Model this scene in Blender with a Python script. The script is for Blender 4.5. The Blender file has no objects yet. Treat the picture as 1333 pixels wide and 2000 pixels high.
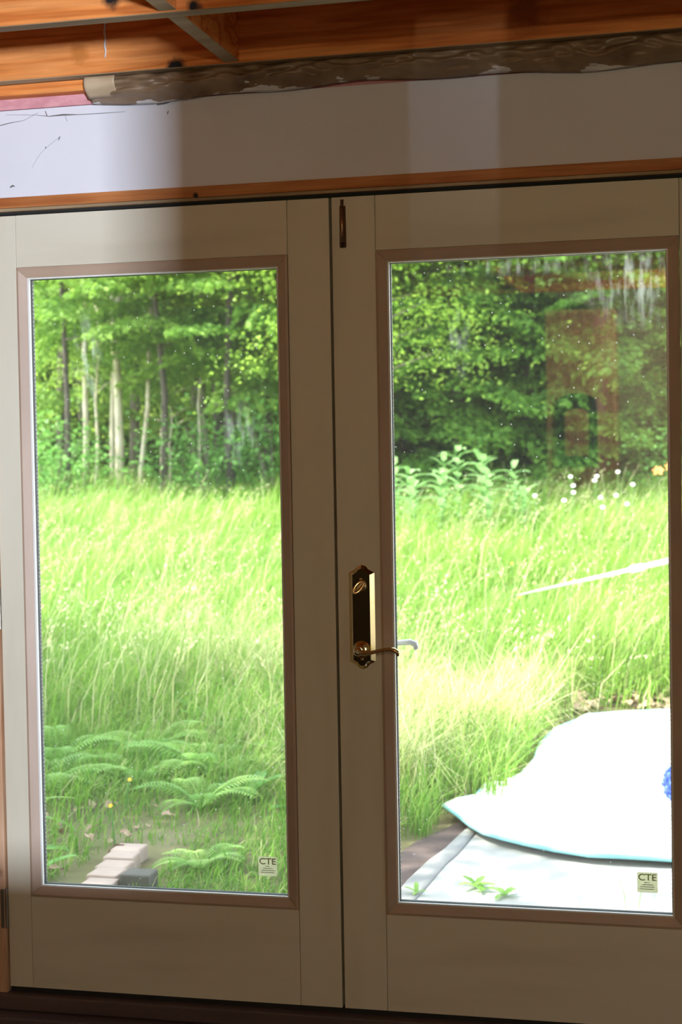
import bpy, bmesh, math, random
import numpy as np
from mathutils import Vector, Matrix

random.seed(7)
rng = np.random.default_rng(7)
scene = bpy.context.scene
COL = scene.collection
PI = math.pi

# ------------------------------------------------------------------ camera
FPX = 3090.7
CAM = Vector((0.934, -3.8323, 1.379))
yaw, pitch, roll = (math.radians(a) for a in (13.4879, -1.8681, -0.9804))
fwd = Vector((-math.sin(yaw) * math.cos(pitch), math.cos(yaw) * math.cos(pitch), math.sin(pitch)))
rgt = Vector((math.cos(yaw), math.sin(yaw), 0))
upv = rgt.cross(fwd)
r2 = rgt * math.cos(roll) + upv * math.sin(roll)
u2 = upv * math.cos(roll) - rgt * math.sin(roll)
cd = bpy.data.cameras.new('camera')
cam = bpy.data.objects.new('camera', cd)
COL.objects.link(cam)
cd.sensor_fit = 'VERTICAL'
cd.sensor_height = 24.0
cd.lens = FPX / 2000.0 * 24.0
cd.clip_start = 0.05
cd.clip_end = 400
cd.dof.use_dof = True
cd.dof.focus_distance = 3.95
cd.dof.aperture_fstop = 3.6
m = Matrix((r2, u2, -fwd)).transposed().to_4x4()
m.translation = CAM
cam.matrix_world = m
scene.camera = cam

# ------------------------------------------------------------------ world, sun, exposure
w = bpy.data.worlds.new('sky')
scene.world = w
w.use_nodes = True
wn = w.node_tree.nodes
wl = w.node_tree.links
sky = wn.new('ShaderNodeTexSky')
sky.sky_type = 'NISHITA'
sky.sun_disc = False
sky.sun_elevation = math.radians(51)
sky.sun_rotation = math.radians(-99)
hs = wn.new('ShaderNodeHueSaturation')      # hazy, washed-out summer sky
hs.inputs['Saturation'].default_value = 0.45
wl.new(sky.outputs[0], hs.inputs['Color'])
wl.new(hs.outputs[0], wn['Background'].inputs[0])
wn['Background'].inputs[1].default_value = 0.42

SUN_DIR = Vector((-0.62, -0.10, 0.78)).normalized()      # towards the sun
sd = bpy.data.lights.new('sun', 'SUN')
sd.energy = 6.0
sd.angle = math.radians(0.6)
sd.color = (1.0, 0.94, 0.82)
so = bpy.data.objects.new('sun', sd)
COL.objects.link(so)
so.rotation_euler = SUN_DIR.to_track_quat('Z', 'Y').to_euler()

def area_light(name, loc, to, sx, sy, power, color):
    ld = bpy.data.lights.new(name, 'AREA')
    ld.shape = 'RECTANGLE'
    ld.size, ld.size_y = sx, sy
    ld.energy = power
    ld.color = color
    o = bpy.data.objects.new(name, ld)
    COL.objects.link(o)
    o.location = loc
    o.rotation_euler = (Vector(loc) - Vector(to)).to_track_quat('Z', 'Y').to_euler()
    return o

# daylight through the added low window of the unseen passage (built further down)
SIDELIGHT = (4.6, -11.05, 0.56)
sl = area_light('window_daylight', SIDELIGHT, (-0.8, 0, 1.6), 0.17, 0.70, 98.0, (0.75, 0.84, 1.0))
sl.data.spread = math.radians(75)

vs = scene.view_settings
vs.view_transform = 'Standard'
vs.look = 'None'
vs.gamma = 1.0
vs.use_curve_mapping = False
vs.exposure = 1.45

# ------------------------------------------------------------------ helpers: materials
def mat_new(name):
    mt = bpy.data.materials.new(name)
    mt.use_nodes = True
    nt = mt.node_tree
    return mt, nt, nt.nodes['Principled BSDF']

def N(nt, kind, **kw):
    n = nt.nodes.new(kind)
    for k, v in kw.items():
        setattr(n, k, v)
    return n

def ramp(nt, stops):
    n = nt.nodes.new('ShaderNodeValToRGB')
    cr = n.color_ramp
    while len(cr.elements) < len(stops):
        cr.elements.new(0.5)
    for e, (p, c) in zip(cr.elements, stops):
        e.position = p
        e.color = (c[0], c[1], c[2], 1)
    return n

def noise_mat(name, stops, scale=(4, 4, 4), detail=5, rough=0.6, bump=0.0, bump_dist=0.002, metal=0.0, nscale=1.0, spec=0.5):
    mt, nt, b = mat_new(name)
    tc = N(nt, 'ShaderNodeTexCoord')
    mp = N(nt, 'ShaderNodeMapping')
    mp.inputs['Scale'].default_value = scale
    nz = N(nt, 'ShaderNodeTexNoise')
    nz.inputs['Scale'].default_value = nscale
    nz.inputs['Detail'].default_value = detail
    nt.links.new(tc.outputs['Object'], mp.inputs[0])
    nt.links.new(mp.outputs[0], nz.inputs['Vector'])
    rp = ramp(nt, stops)
    nt.links.new(nz.outputs[0], rp.inputs[0])
    nt.links.new(rp.outputs[0], b.inputs['Base Color'])
    b.inputs['Roughness'].default_value = rough
    b.inputs['Metallic'].default_value = metal
    b.inputs['Specular IOR Level'].default_value = spec
    if bump:
        bp = N(nt, 'ShaderNodeBump')
        bp.inputs['Strength'].default_value = bump
        bp.inputs['Distance'].default_value = bump_dist
        nt.links.new(nz.outputs[0], bp.inputs['Height'])
        nt.links.new(bp.outputs[0], b.inputs['Normal'])
    return mt

def wood_mat(name, c1, c2, c3, axis='X', rough=0.6, stains=(), ring=13.0, org=(0, 0, 0)):
    mt, nt, b = mat_new(name)
    L = nt.links.new
    tc = N(nt, 'ShaderNodeTexCoord')
    mp = N(nt, 'ShaderNodeMapping')
    s = {'X': (0.55, 6, 9), 'Z': (6, 6, 0.55), 'Y': (6, 0.55, 9)}[axis]
    mp.inputs['Scale'].default_value = s
    L(tc.outputs['Object'], mp.inputs[0])
    nz = N(nt, 'ShaderNodeTexNoise')
    nz.inputs['Scale'].default_value = 1.3
    nz.inputs['Detail'].default_value = 3
    L(mp.outputs[0], nz.inputs['Vector'])
    mul = N(nt, 'ShaderNodeMath', operation='MULTIPLY')
    mul.inputs[1].default_value = ring
    L(nz.outputs[0], mul.inputs[0])
    fr = N(nt, 'ShaderNodeMath', operation='PINGPONG')
    fr.inputs[1].default_value = 1.0
    L(mul.outputs[0], fr.inputs[0])
    rp = ramp(nt, [(0.0, c1), (0.55, c2), (1.0, c3)])
    L(fr.outputs[0], rp.inputs[0])
    fine = N(nt, 'ShaderNodeTexNoise')
    fine.inputs['Scale'].default_value = 14
    fine.inputs['Detail'].default_value = 4
    L(mp.outputs[0], fine.inputs['Vector'])
    mx = N(nt, 'ShaderNodeMix', data_type='RGBA', blend_type='MULTIPLY')
    mx.inputs[0].default_value = 0.45
    L(rp.outputs[0], mx.inputs[6])
    fr2 = ramp(nt, [(0.3, (0.55, 0.5, 0.45)), (0.65, (1, 1, 1))])
    L(fine.outputs[0], fr2.inputs[0])
    L(fr2.outputs[0], mx.inputs[7])
    out = mx.outputs[2]
    for (px, py, pz, rad, col) in [(q[0] - org[0], q[1] - org[1], q[2] - org[2], q[3], q[4]) for q in stains]:      # dark knots and soot marks, each with its own place
        ds = N(nt, 'ShaderNodeVectorMath', operation='DISTANCE')
        wob = N(nt, 'ShaderNodeTexNoise')
        wob.inputs['Scale'].default_value = 40
        L(tc.outputs['Object'], wob.inputs['Vector'])
        add = N(nt, 'ShaderNodeVectorMath', operation='MULTIPLY_ADD')
        add.inputs[1].default_value = (rad * 0.9,) * 3
        L(wob.outputs['Color'], add.inputs[0])
        L(tc.outputs['Object'], add.inputs[2])
        L(add.outputs[0], ds.inputs[0])
        ds.inputs[1].default_value = (px + rad * .45, py + rad * .45, pz + rad * .45)
        mr = N(nt, 'ShaderNodeMapRange')
        mr.inputs['From Min'].default_value = rad
        mr.inputs['From Max'].default_value = rad * 0.45
        L(ds.outputs['Value'], mr.inputs['Value'])
        m2 = N(nt, 'ShaderNodeMix', data_type='RGBA')
        L(mr.outputs[0], m2.inputs[0])
        L(out, m2.inputs[6])
        m2.inputs[7].default_value = (*col, 1)
        out = m2.outputs[2]
    L(out, b.inputs['Base Color'])
    b.inputs['Roughness'].default_value = rough
    b.inputs['Specular IOR Level'].default_value = 0.25
    return mt

def leaf_mat(name, stops, trans=0.45, rough=0.55, objvar=0.0):
    """foliage: per-leaf tone from the 'rnd' attribute, light passing through the blade"""
    mt, nt, b = mat_new(name)
    L = nt.links.new
    at = N(nt, 'ShaderNodeAttribute', attribute_name='rnd')
    fac = at.outputs['Fac']
    if objvar:
        oi = N(nt, 'ShaderNodeObjectInfo')
        ma = N(nt, 'ShaderNodeMath', operation='MULTIPLY_ADD')
        ma.inputs[1].default_value = objvar
        L(oi.outputs['Random'], ma.inputs[0])
        L(fac, ma.inputs[2])
        sb = N(nt, 'ShaderNodeMath', operation='SUBTRACT', use_clamp=True)
        sb.inputs[1].default_value = objvar * 0.5
        L(ma.outputs[0], sb.inputs[0])
        fac = sb.outputs[0]
    rp = ramp(nt, stops)
    L(fac, rp.inputs[0])
    L(rp.outputs[0], b.inputs['Base Color'])
    b.inputs['Roughness'].default_value = rough
    b.inputs['Specular IOR Level'].default_value = 0.3
    tr = N(nt, 'ShaderNodeBsdfTranslucent')
    L(rp.outputs[0], tr.inputs['Color'])
    mx = N(nt, 'ShaderNodeMixShader')
    mx.inputs[0].default_value = trans
    L(b.outputs[0], mx.inputs[1])
    L(tr.outputs[0], mx.inputs[2])
    L(mx.outputs[0], nt.nodes['Material Output'].inputs[0])
    return mt

def plain(name, col, rough=0.5, metal=0.0, spec=0.5):
    return noise_mat(name, [(0.3, tuple(c * 0.93 for c in col)), (0.7, col)], (6, 6, 6), 3, rough, metal=metal, spec=spec)

M = {}
M['door'] = noise_mat('door_paint', [(0.25, (0.57, 0.515, 0.39)), (0.5, (0.655, 0.60, 0.465)), (0.8, (0.68, 0.635, 0.505))], (9, 9, 1.6), 7, 0.5, 0.15, 0.001)
M['rail'] = noise_mat('rail_paint', [(0.25, (0.57, 0.515, 0.39)), (0.5, (0.655, 0.60, 0.465)), (0.8, (0.68, 0.635, 0.505))], (1.6, 9, 9), 7, 0.5, 0.15, 0.001)
M['bead'] = noise_mat('bead_brown', [(0.3, (0.38, 0.265, 0.185)), (0.7, (0.47, 0.335, 0.24))], (3, 30, 3), 4, 0.5)
M['gasket'] = plain('gasket_white', (0.75, 0.74, 0.70), 0.5)
M['seal'] = plain('seal_dark', (0.02, 0.025, 0.025), 0.6)
M['black'] = plain('black_gap', (0.012, 0.010, 0.009), 0.8)
M['panel'] = noise_mat('panel_white', [(0.3, (0.70, 0.69, 0.73)), (0.7, (0.76, 0.75, 0.79))], (3, 3, 3), 6, 0.75, 0.05, 0.001)
M['plaster'] = noise_mat('wall_plaster', [(0.3, (0.44, 0.41, 0.33)), (0.7, (0.52, 0.49, 0.40))], (2, 2, 2), 6, 0.8)
_dark = (0.015, 0.012, 0.012)
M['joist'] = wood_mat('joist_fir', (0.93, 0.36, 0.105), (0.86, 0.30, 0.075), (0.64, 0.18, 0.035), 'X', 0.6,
                      stains=[(-0.365, -0.09, 2.357, 0.030, _dark),
                              (-0.35, -0.56, 2.395, 0.030, _dark), (-0.16, -0.56, 2.36, 0.025, _dark), (0.50, -0.09, 2.42, 0.06, (0.40, 0.12, 0.03)),
                              (-0.62, -0.09, 2.41, 0.03, (0.60, 0.20, 0.04))], org=(0.6, -3, 2.356 + 0.235))
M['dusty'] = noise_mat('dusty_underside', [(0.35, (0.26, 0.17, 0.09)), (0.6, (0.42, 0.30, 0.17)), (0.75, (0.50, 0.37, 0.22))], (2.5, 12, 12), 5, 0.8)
M['plate'] = wood_mat('top_plate', (0.93, 0.37, 0.11), (0.88, 0.31, 0.08), (0.74, 0.22, 0.05), 'X')
M['trimwood'] = wood_mat('trim_fir', (0.58, 0.24, 0.08), (0.50, 0.18, 0.055), (0.40, 0.12, 0.03), 'X', stains=[(-0.345, -0.012, 2.052, 0.010, _dark)], org=(0, 0, 2.04))
M['jamb'] = wood_mat('jamb_pine', (0.66, 0.42, 0.27), (0.62, 0.37, 0.22), (0.54, 0.29, 0.16), 'Z', stains=[(-0.945, -0.012, 0.31, 0.028, (0.16, 0.07, 0.03))], org=(-0.96, 0, -0.075))
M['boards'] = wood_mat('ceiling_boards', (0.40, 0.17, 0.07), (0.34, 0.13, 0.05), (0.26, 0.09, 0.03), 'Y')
M['floor'] = wood_mat('floor_boards', (0.10, 0.05, 0.035), (0.08, 0.038, 0.028), (0.055, 0.025, 0.018), 'X', 0.5)
M['threshold'] = noise_mat('threshold_plum', [(0.3, (0.075, 0.045, 0.045)), (0.7, (0.12, 0.075, 0.07))], (2, 14, 14), 5, 0.55)
M['pink'] = noise_mat('foam_pink', [(0.35, (0.62, 0.27, 0.30)), (0.65, (0.72, 0.36, 0.38))], (30, 30, 60), 4, 0.8)
M['cabinet'] = wood_mat('cabinet_wood', (0.80, 0.48, 0.33), (0.74, 0.43, 0.29), (0.64, 0.35, 0.23), 'Z', 0.5)
M['stain'] = wood_mat('dark_stained_wood', (0.05, 0.035, 0.02), (0.04, 0.028, 0.016), (0.03, 0.02, 0.012), 'X', 0.5)
M['darkwood'] = plain('dark_frame', (0.02, 0.03, 0.02), 0.5)
M['bolt'] = plain('aged_bronze', (0.10, 0.06, 0.035), 0.28, 0.9)
M['bolt_rod'] = plain('worn_bronze', (0.42, 0.25, 0.14), 0.25, 0.9)
M['steel'] = plain('dull_steel', (0.30, 0.27, 0.22), 0.4, 0.9)
M['nickel'] = plain('pale_satin_metal', (0.78, 0.78, 0.78), 0.35, 0.3)
M['web'] = plain('dusty_web', (0.18, 0.16, 0.15), 0.9)
M['drip'] = plain('white_paint', (0.82, 0.80, 0.78), 0.5)

def brass():
    mt, nt, b = mat_new('polished_brass')
    nz = N(nt, 'ShaderNodeTexNoise')
    nz.inputs['Scale'].default_value = 30
    tc = N(nt, 'ShaderNodeTexCoord')
    nt.links.new(tc.outputs['Object'], nz.inputs['Vector'])
    rp = ramp(nt, [(0.3, (0.70, 0.55, 0.28)), (0.7, (0.80, 0.66, 0.36))])
    nt.links.new(nz.outputs[0], rp.inputs[0])
    nt.links.new(rp.outputs[0], b.inputs['Base Color'])
    b.inputs['Metallic'].default_value = 1.0
    b.inputs['Roughness'].default_value = 0.10
    return mt
M['brass'] = brass()

def glass(smears):
    mt, nt, b = mat_new('door_glass')
    L = nt.links.new
    nt.nodes.remove(b)
    lw = N(nt, 'ShaderNodeLayerWeight')
    lw.inputs['Blend'].default_value = 0.5
    pw = N(nt, 'ShaderNodeMath', operation='POWER')
    pw.inputs[1].default_value = 5.0
    L(lw.outputs['Facing'], pw.inputs[0])
    ma = N(nt, 'ShaderNodeMath', operation='MULTIPLY_ADD')
    ma.inputs[1].default_value = 0.93
    ma.inputs[2].default_value = 0.085
    L(pw.outputs[0], ma.inputs[0])
    tr = N(nt, 'ShaderNodeBsdfTransparent')
    tr.inputs[0].default_value = (0.965, 0.985, 0.965, 1)
    gl = N(nt, 'ShaderNodeBsdfGlossy')
    gl.inputs['Roughness'].default_value = 0.0
    mx = N(nt, 'ShaderNodeMixShader')
    L(ma.outputs[0], mx.inputs[0])
    L(tr.outputs[0], mx.inputs[1])
    L(gl.outputs[0], mx.inputs[2])
    # dried smears and dust spots on the pane
    tc = N(nt, 'ShaderNodeTexCoord')
    mp = N(nt, 'ShaderNodeMapping')
    mp.inputs['Scale'].default_value = (60, 1, 14)
    L(tc.outputs['Object'], mp.inputs[0])
    nz = N(nt, 'ShaderNodeTexNoise')
    nz.inputs['Scale'].default_value = 1.0
    nz.inputs['Detail'].default_value = 6
    L(mp.outputs[0], nz.inputs['Vector'])
    th = N(nt, 'ShaderNodeMapRange')
    th.inputs['From Min'].default_value = 0.46
    th.inputs['From Max'].default_value = 0.72
    L(nz.outputs[0], th.inputs['Value'])
    tot = None
    for (x, z, rx, rz, s) in smears:
        sub = N(nt, 'ShaderNodeVectorMath', operation='SUBTRACT')
        sub.inputs[1].default_value = (x, 0, z)
        L(tc.outputs['Object'], sub.inputs[0])
        sc = N(nt, 'ShaderNodeVectorMath', operation='MULTIPLY')
        sc.inputs[1].default_value = (1 / rx, 0, 1 / rz)
        L(sub.outputs[0], sc.inputs[0])
        ln = N(nt, 'ShaderNodeVectorMath', operation='LENGTH')
        L(sc.outputs[0], ln.inputs[0])
        mr = N(nt, 'ShaderNodeMapRange')
        mr.inputs['From Min'].default_value = 1.0
        mr.inputs['From Max'].default_value = 0.2
        mr.inputs['To Max'].default_value = s
        L(ln.outputs['Value'], mr.inputs['Value'])
        if tot is None:
            tot = mr.outputs[0]
        else:
            ad = N(nt, 'ShaderNodeMath', operation='ADD')
            L(tot, ad.inputs[0])
            L(mr.outputs[0], ad.inputs[1])
            tot = ad.outputs[0]
    mu = N(nt, 'ShaderNodeMath', operation='MULTIPLY')
    L(tot, mu.inputs[0])
    L(th.outputs[0], mu.inputs[1])
    sp = N(nt, 'ShaderNodeTexVoronoi')
    sp.inputs['Scale'].default_value = 34
    L(tc.outputs['Object'], sp.inputs['Vector'])
    sm = N(nt, 'ShaderNodeMapRange')
    sm.inputs['From Min'].default_value = 0.075
    sm.inputs['From Max'].default_value = 0.045
    sm.inputs['To Max'].default_value = 0.35
    L(sp.outputs['Distance'], sm.inputs['Value'])
    mx0 = N(nt, 'ShaderNodeMath', operation='MAXIMUM')
    L(mu.outputs[0], mx0.inputs[0])
    L(sm.outputs[0], mx0.inputs[1])
    mxm = N(nt, 'ShaderNodeMath', operation='ADD')      # even film of dust, added to imitate the haze of veiling glare
    mxm.inputs[1].default_value = 0.010
    L(mx0.outputs[0], mxm.inputs[0])
    df = N(nt, 'ShaderNodeBsdfTranslucent')
    df.inputs[0].default_value = (0.82, 0.84, 0.78, 1)
    m2 = N(nt, 'ShaderNodeMixShader')
    L(mxm.outputs[0], m2.inputs[0])
    L(mx.outputs[0], m2.inputs[1])
    L(df.outputs[0], m2.inputs[2])
    L(m2.outputs[0], nt.nodes['Material Output'].inputs[0])
    return mt
M['glass_1'] = glass([(-0.66 + .45675, 1.64, 0.05, 0.16, 0.20), (-0.25 + .45675, 1.45, 0.06, 0.09, 0.16)])
M['glass_2'] = glass([(0.745 - .48175, 1.80, 0.14, 0.13, 0.22), (0.315 - .48175, 1.66, 0.035, 0.10, 0.13), (0.45 - .48175, 1.845, 0.22, 0.03, 0.12)])

# ------------------------------------------------------------------ helpers: geometry
ORG = {}

def tag(o, label=None, cat=None, group=None, kind=None):
    if label: o['label'] = label
    if cat: o['category'] = cat
    if group: o['group'] = group
    if kind: o['kind'] = kind
    return o

def empty(name, loc, label=None, cat=None, group=None, kind=None, rz=0.0):
    o = bpy.data.objects.new(name, None)
    COL.objects.link(o)
    o.empty_display_size = 0.1
    o.location = loc
    o.rotation_euler.z = rz
    ORG[o.name] = Vector(loc)
    return tag(o, label, cat, group, kind)

class MB:
    """collects shapes and links them as one mesh object"""
    def __init__(s):
        s.v, s.f = [], []
    def add(s, vs_, fs):
        n = len(s.v)
        s.v += [tuple(p) for p in vs_]
        s.f += [tuple(i + n for i in f) for f in fs]
        return s
    def box(s, x0, x1, y0, y1, z0, z1):
        return s.add([(x0, y0, z0), (x1, y0, z0), (x1, y1, z0), (x0, y1, z0), (x0, y0, z1), (x1, y0, z1), (x1, y1, z1), (x0, y1, z1)],
                     [(0, 3, 2, 1), (4, 5, 6, 7), (0, 1, 5, 4), (1, 2, 6, 5), (2, 3, 7, 6), (3, 0, 4, 7)])
    def prism(s, poly, axis, a0, a1):
        """poly: list of 2-D points; extruded along axis"""
        def P(p, a):
            return {'X': (a, p[0], p[1]), 'Y': (p[0], a, p[1]), 'Z': (p[0], p[1], a)}[axis]
        n = len(poly)
        vs_ = [P(p, a0) for p in poly] + [P(p, a1) for p in poly]
        fs = [tuple(range(n))[::-1], tuple(range(n, 2 * n))] + [(i, (i + 1) % n, n + (i + 1) % n, n + i) for i in range(n)]
        return s.add(vs_, fs)
    def tube(s, pts, rad, seg=8, cap=True, flat=1.0):
        pts = [Vector(p) for p in pts]
        n = len(pts)
        rr = rad if hasattr(rad, '__len__') else [rad] * n
        base = len(s.v)
        ref = None
        for i, p in enumerate(pts):
            d = (pts[min(i + 1, n - 1)] - pts[max(i - 1, 0)]).normalized()
            if ref is None:
                ref = d.cross(Vector((0, 0, 1)))
                if ref.length < 0.05:
                    ref = d.cross(Vector((0, 1, 0)))
            a = (ref - d * ref.dot(d)).normalized()
            ref = a
            b = d.cross(a)
            for k in range(seg):
                t = 2 * PI * k / seg
                s.v.append(tuple(p + a * (rr[i] * math.cos(t)) + b * (rr[i] * flat * math.sin(t))))
        for i in range(n - 1):
            for k in range(seg):
                k2 = (k + 1) % seg
                s.f.append((base + i * seg + k, base + i * seg + k2, base + (i + 1) * seg + k2, base + (i + 1) * seg + k))
        if cap:
            s.f.append(tuple(base + k for k in range(seg))[::-1])
            s.f.append(tuple(base + (n - 1) * seg + k for k in range(seg)))
        return s
    def lathe(s, c, prof, axis=(0, -1, 0), seg=24):
        """prof: (radius, height along axis)"""
        ax = Vector(axis).normalized()
        a = ax.orthogonal().normalized()
        b = ax.cross(a)
        base = len(s.v)
        c = Vector(c)
        for r_, h in prof:
            for k in range(seg):
                t = 2 * PI * k / seg
                s.v.append(tuple(c + ax * h + a * (r_ * math.cos(t)) + b * (r_ * math.sin(t))))
        for i in range(len(prof) - 1):
            for k in range(seg):
                k2 = (k + 1) % seg
                s.f.append((base + i * seg + k, base + i * seg + k2, base + (i + 1) * seg + k2, base + (i + 1) * seg + k))
        s.f.append(tuple(base + k for k in range(seg))[::-1])
        s.f.append(tuple(base + (len(prof) - 1) * seg + k for k in range(seg)))
        return s
    def mesh(s, name, mat, origin=(0, 0, 0), smooth=False):
        me = bpy.data.meshes.new(name)
        o = Vector(origin)
        me.from_pydata([tuple(Vector(p) - o) for p in s.v], [], s.f)
        bm = bmesh.new()
        bm.from_mesh(me)
        bmesh.ops.recalc_face_normals(bm, faces=bm.faces)
        bm.to_mesh(me)
        bm.free()
        for mt in (mat if isinstance(mat, (list, tuple)) else [mat]):
            me.materials.append(M[mt] if isinstance(mt, str) else mt)
        if smooth:
            me.polygons.foreach_set('use_smooth', [True] * len(me.polygons))
        me.update()
        return me
    def build(s, name, mat, parent=None, bevel=0.0, smooth=False, origin=None):
        og = ORG[parent.name] if parent is not None else Vector(origin or (0, 0, 0))
        o = bpy.data.objects.new(name, s.mesh(name, mat, og, smooth))
        COL.objects.link(o)
        ORG[o.name] = og
        if parent is not None:
            o.parent = parent
        else:
            o.location = og
        if bevel:
            bv = o.modifiers.new('bevel', 'BEVEL')
            bv.width = bevel
            bv.segments = 2
            bv.limit_method = 'ANGLE'
        return o

def lerp(a, b, t):
    return a + (b - a) * t

def add_rnd(me, vals):
    at = me.attributes.new('rnd', 'FLOAT', 'POINT')
    at.data.foreach_set('value', np.asarray(vals, dtype=np.float32))

def np_mesh(name, V, quads=None, tris=None, rnd=None, mat=None, smooth=False):
    """V (n,3); quads (q,4); tris (t,3)"""
    me = bpy.data.meshes.new(name)
    me.vertices.add(len(V))
    me.vertices.foreach_set('co', np.asarray(V, np.float32).ravel())
    q = np.zeros((0, 4), int) if quads is None else np.asarray(quads)
    t = np.zeros((0, 3), int) if tris is None else np.asarray(tris)
    idx = np.concatenate([q.ravel(), t.ravel()]).astype(np.int32)
    me.loops.add(len(idx))
    me.loops.foreach_set('vertex_index', idx)
    tot = np.concatenate([np.full(len(q), 4), np.full(len(t), 3)]).astype(np.int32)
    st = np.concatenate([[0], np.cumsum(tot)[:-1]]).astype(np.int32)
    me.polygons.add(len(tot))
    me.polygons.foreach_set('loop_start', st)
    me.polygons.foreach_set('loop_total', tot)
    if smooth:
        me.polygons.foreach_set('use_smooth', np.ones(len(tot), bool))
    me.update(calc_edges=True)
    me.validate()
    if rnd is not None:
        add_rnd(me, rnd)
    if mat is not None:
        me.materials.append(mat)
    return me

def link(name, me, parent=None, loc=(0, 0, 0), rot=(0, 0, 0), scale=(1, 1, 1)):
    o = bpy.data.objects.new(name, me)
    COL.objects.link(o)
    o.parent = parent
    o.location = loc
    o.rotation_euler = rot
    o.scale = scale
    return o

# ================================================================== THE ROOM
RX0, RX1, RY0 = -2.4, 3.7, -6.0
FZ = -0.075
JB = 2.356            # underside of the joists
CT = JB + 0.235

fl = empty('floor', (0.6, -3, FZ), 'dark reddish brown wooden floor boards inside the doors', 'floor', kind='structure')
yb = -0.085
while yb > RY0:
    MB().box(RX0, RX1, yb - 0.137, yb, FZ - 0.03, FZ).build('plank', 'floor', fl, bevel=0.002)
    yb -= 0.14

# ceiling: joists, blocking between them, boards above
ce = empty('ceiling', (0.6, -3, CT), 'open orange fir joists with blocking under the ceiling boards', 'ceiling', kind='structure')
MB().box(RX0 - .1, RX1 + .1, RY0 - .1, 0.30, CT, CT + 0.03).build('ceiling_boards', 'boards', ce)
jy = [-0.09 - 0.46 * i for i in range(13)]
for i, y in enumerate(jy):
    j = MB().box(RX0, RX1, y, y + 0.04, JB, CT).build('joist', 'joist', ce, bevel=0.003)
    if i < 3:
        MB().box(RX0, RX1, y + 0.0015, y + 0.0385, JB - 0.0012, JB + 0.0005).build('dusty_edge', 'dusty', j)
    if i == 0:
        pts = [(-0.548 + 0.0015 * math.sin(k * 1.7), y - 0.0015, JB + 0.155 - k * 0.0085) for k in range(15)]
        MB().tube(pts, [0.0028] * 12 + [0.002, 0.002, 0.001], 6).build('paint_drip', 'drip', j, smooth=True)
    if i:
        b = MB().box(-0.240, -0.200, y + 0.04, jy[i - 1], JB + 0.004, CT - 0.02).build('blocking', 'joist', ce, bevel=0.002)
        if i < 3:
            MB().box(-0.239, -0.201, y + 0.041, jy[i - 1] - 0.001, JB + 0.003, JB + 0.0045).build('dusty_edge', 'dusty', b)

# wall with the doors
wb = empty('wall_back', (0, 0, 0), 'wall framing the double doors with white panel along the top', 'wall', kind='structure')
MB().box(-1.75, 1.75, -0.006, 0.006, 2.0755, 2.300).build('header_panel', 'panel', wb, bevel=0.001)
MB().box(RX0, RX1, 0.008, 0.15, 2.0755, 2.300).build('header_core', 'plaster', wb)
MB().box(RX0, RX1, -0.045, 0.13, 2.3285, JB).build('top_plate', 'plate', wb, bevel=0.002)
MB().box(RX0, -0.605, -0.010, 0.12, 2.301, 2.3280).build('foam_strip', 'pink', wb)
MB().box(-0.600, RX1, 0.0, 0.12, 2.301, 2.3280).build('foam_strip', 'pink', wb)
MB().box(RX0, -1.005, -0.006, 0.15, FZ, 2.0750).build('side_panel', 'panel', wb)
MB().box(1.055, RX1, -0.006, 0.15, FZ, 2.0750).build('side_panel', 'panel', wb)
MB().box(RX0, RX1, 0.15, 0.17, 2.06, CT + 0.03).build('outer_sheathing', 'plaster', wb)
MB().box(RX0, RX1, 0.05, 0.149, JB + 0.001, CT - 0.001).build('rim_board', 'plate', wb)

MB().box(RX0 - 0.12, RX0, RY0, 0.15, FZ - .03, CT).build('wall_left', 'plaster')
tag(bpy.data.objects['wall_left'], 'brown plastered side wall of the room, left of the doors', 'wall', kind='structure')
wy0, wy1, wz0, wz1 = -1.85, -1.20, 0.40, 1.15
mb = MB()
mb.box(RX1, RX1 + .12, RY0, wy0, FZ - .03, CT).box(RX1, RX1 + .12, wy1, 0.15, FZ - .03, CT)
mb.box(RX1, RX1 + .12, wy0, wy1, FZ - .03, wz0).box(RX1, RX1 + .12, wy0, wy1, wz1, CT)
tag(mb.build('wall_right', 'plaster'), 'brown plastered side wall of the room, right of the doors, with a small window', 'wall', kind='structure')
wd = empty('window_2', (RX1, (wy0 + wy1) / 2, wz0), 'small window in the right side wall', 'window', kind='structure')
for q in ((wy0, wy0 + .03, wz0, wz1), (wy1 - .03, wy1, wz0, wz1), (wy0 + .03, wy1 - .03, wz0, wz0 + .03), (wy0 + .03, wy1 - .03, wz1 - .03, wz1)):
    MB().box(RX1 + 0.01, RX1 + 0.10, q[0], q[1], q[2], q[3]).build('window_frame', 'jamb', wd)

# rear wall with a doorway
def wall_with_holes(name, x0, x1, y0, y1, z0, z1, holes, label):
    mb = MB()
    xs = sorted([x0, x1] + [h[0] for h in holes] + [h[1] for h in holes])
    for a, b in zip(xs[:-1], xs[1:]):
        h = [q for q in holes if q[0] <= a + 1e-6 and q[1] >= b - 1e-6]
        if not h:
            mb.box(a, b, y0, y1, z0, z1)
        else:
            mb.box(a, b, y0, y1, z0, h[0][2])
            mb.box(a, b, y0, y1, h[0][3], z1)
    return tag(mb.build(name, 'plaster'), label, 'wall', kind='structure')
DW = (1.70, 2.318, FZ - .03, 2.10)          # added doorway; its right jamb casts the shadow edge on the panel
STREAK_SLIT = (2.637, 2.683, 1.25, 1.70)            # slit added to throw a faint light streak on the panel
wall_with_holes('wall_rear', RX0 - .12, RX1 + .12, RY0 - 0.1, RY0, FZ - .03, CT, [DW, STREAK_SLIT], 'rear wall of the room behind the viewer with an added doorway shaping the light')
t5 = empty('trim_5', ((DW[0] + DW[1]) / 2, RY0, FZ), 'plain wooden casing of the added doorway in the rear wall', 'trim', kind='structure')
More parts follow.
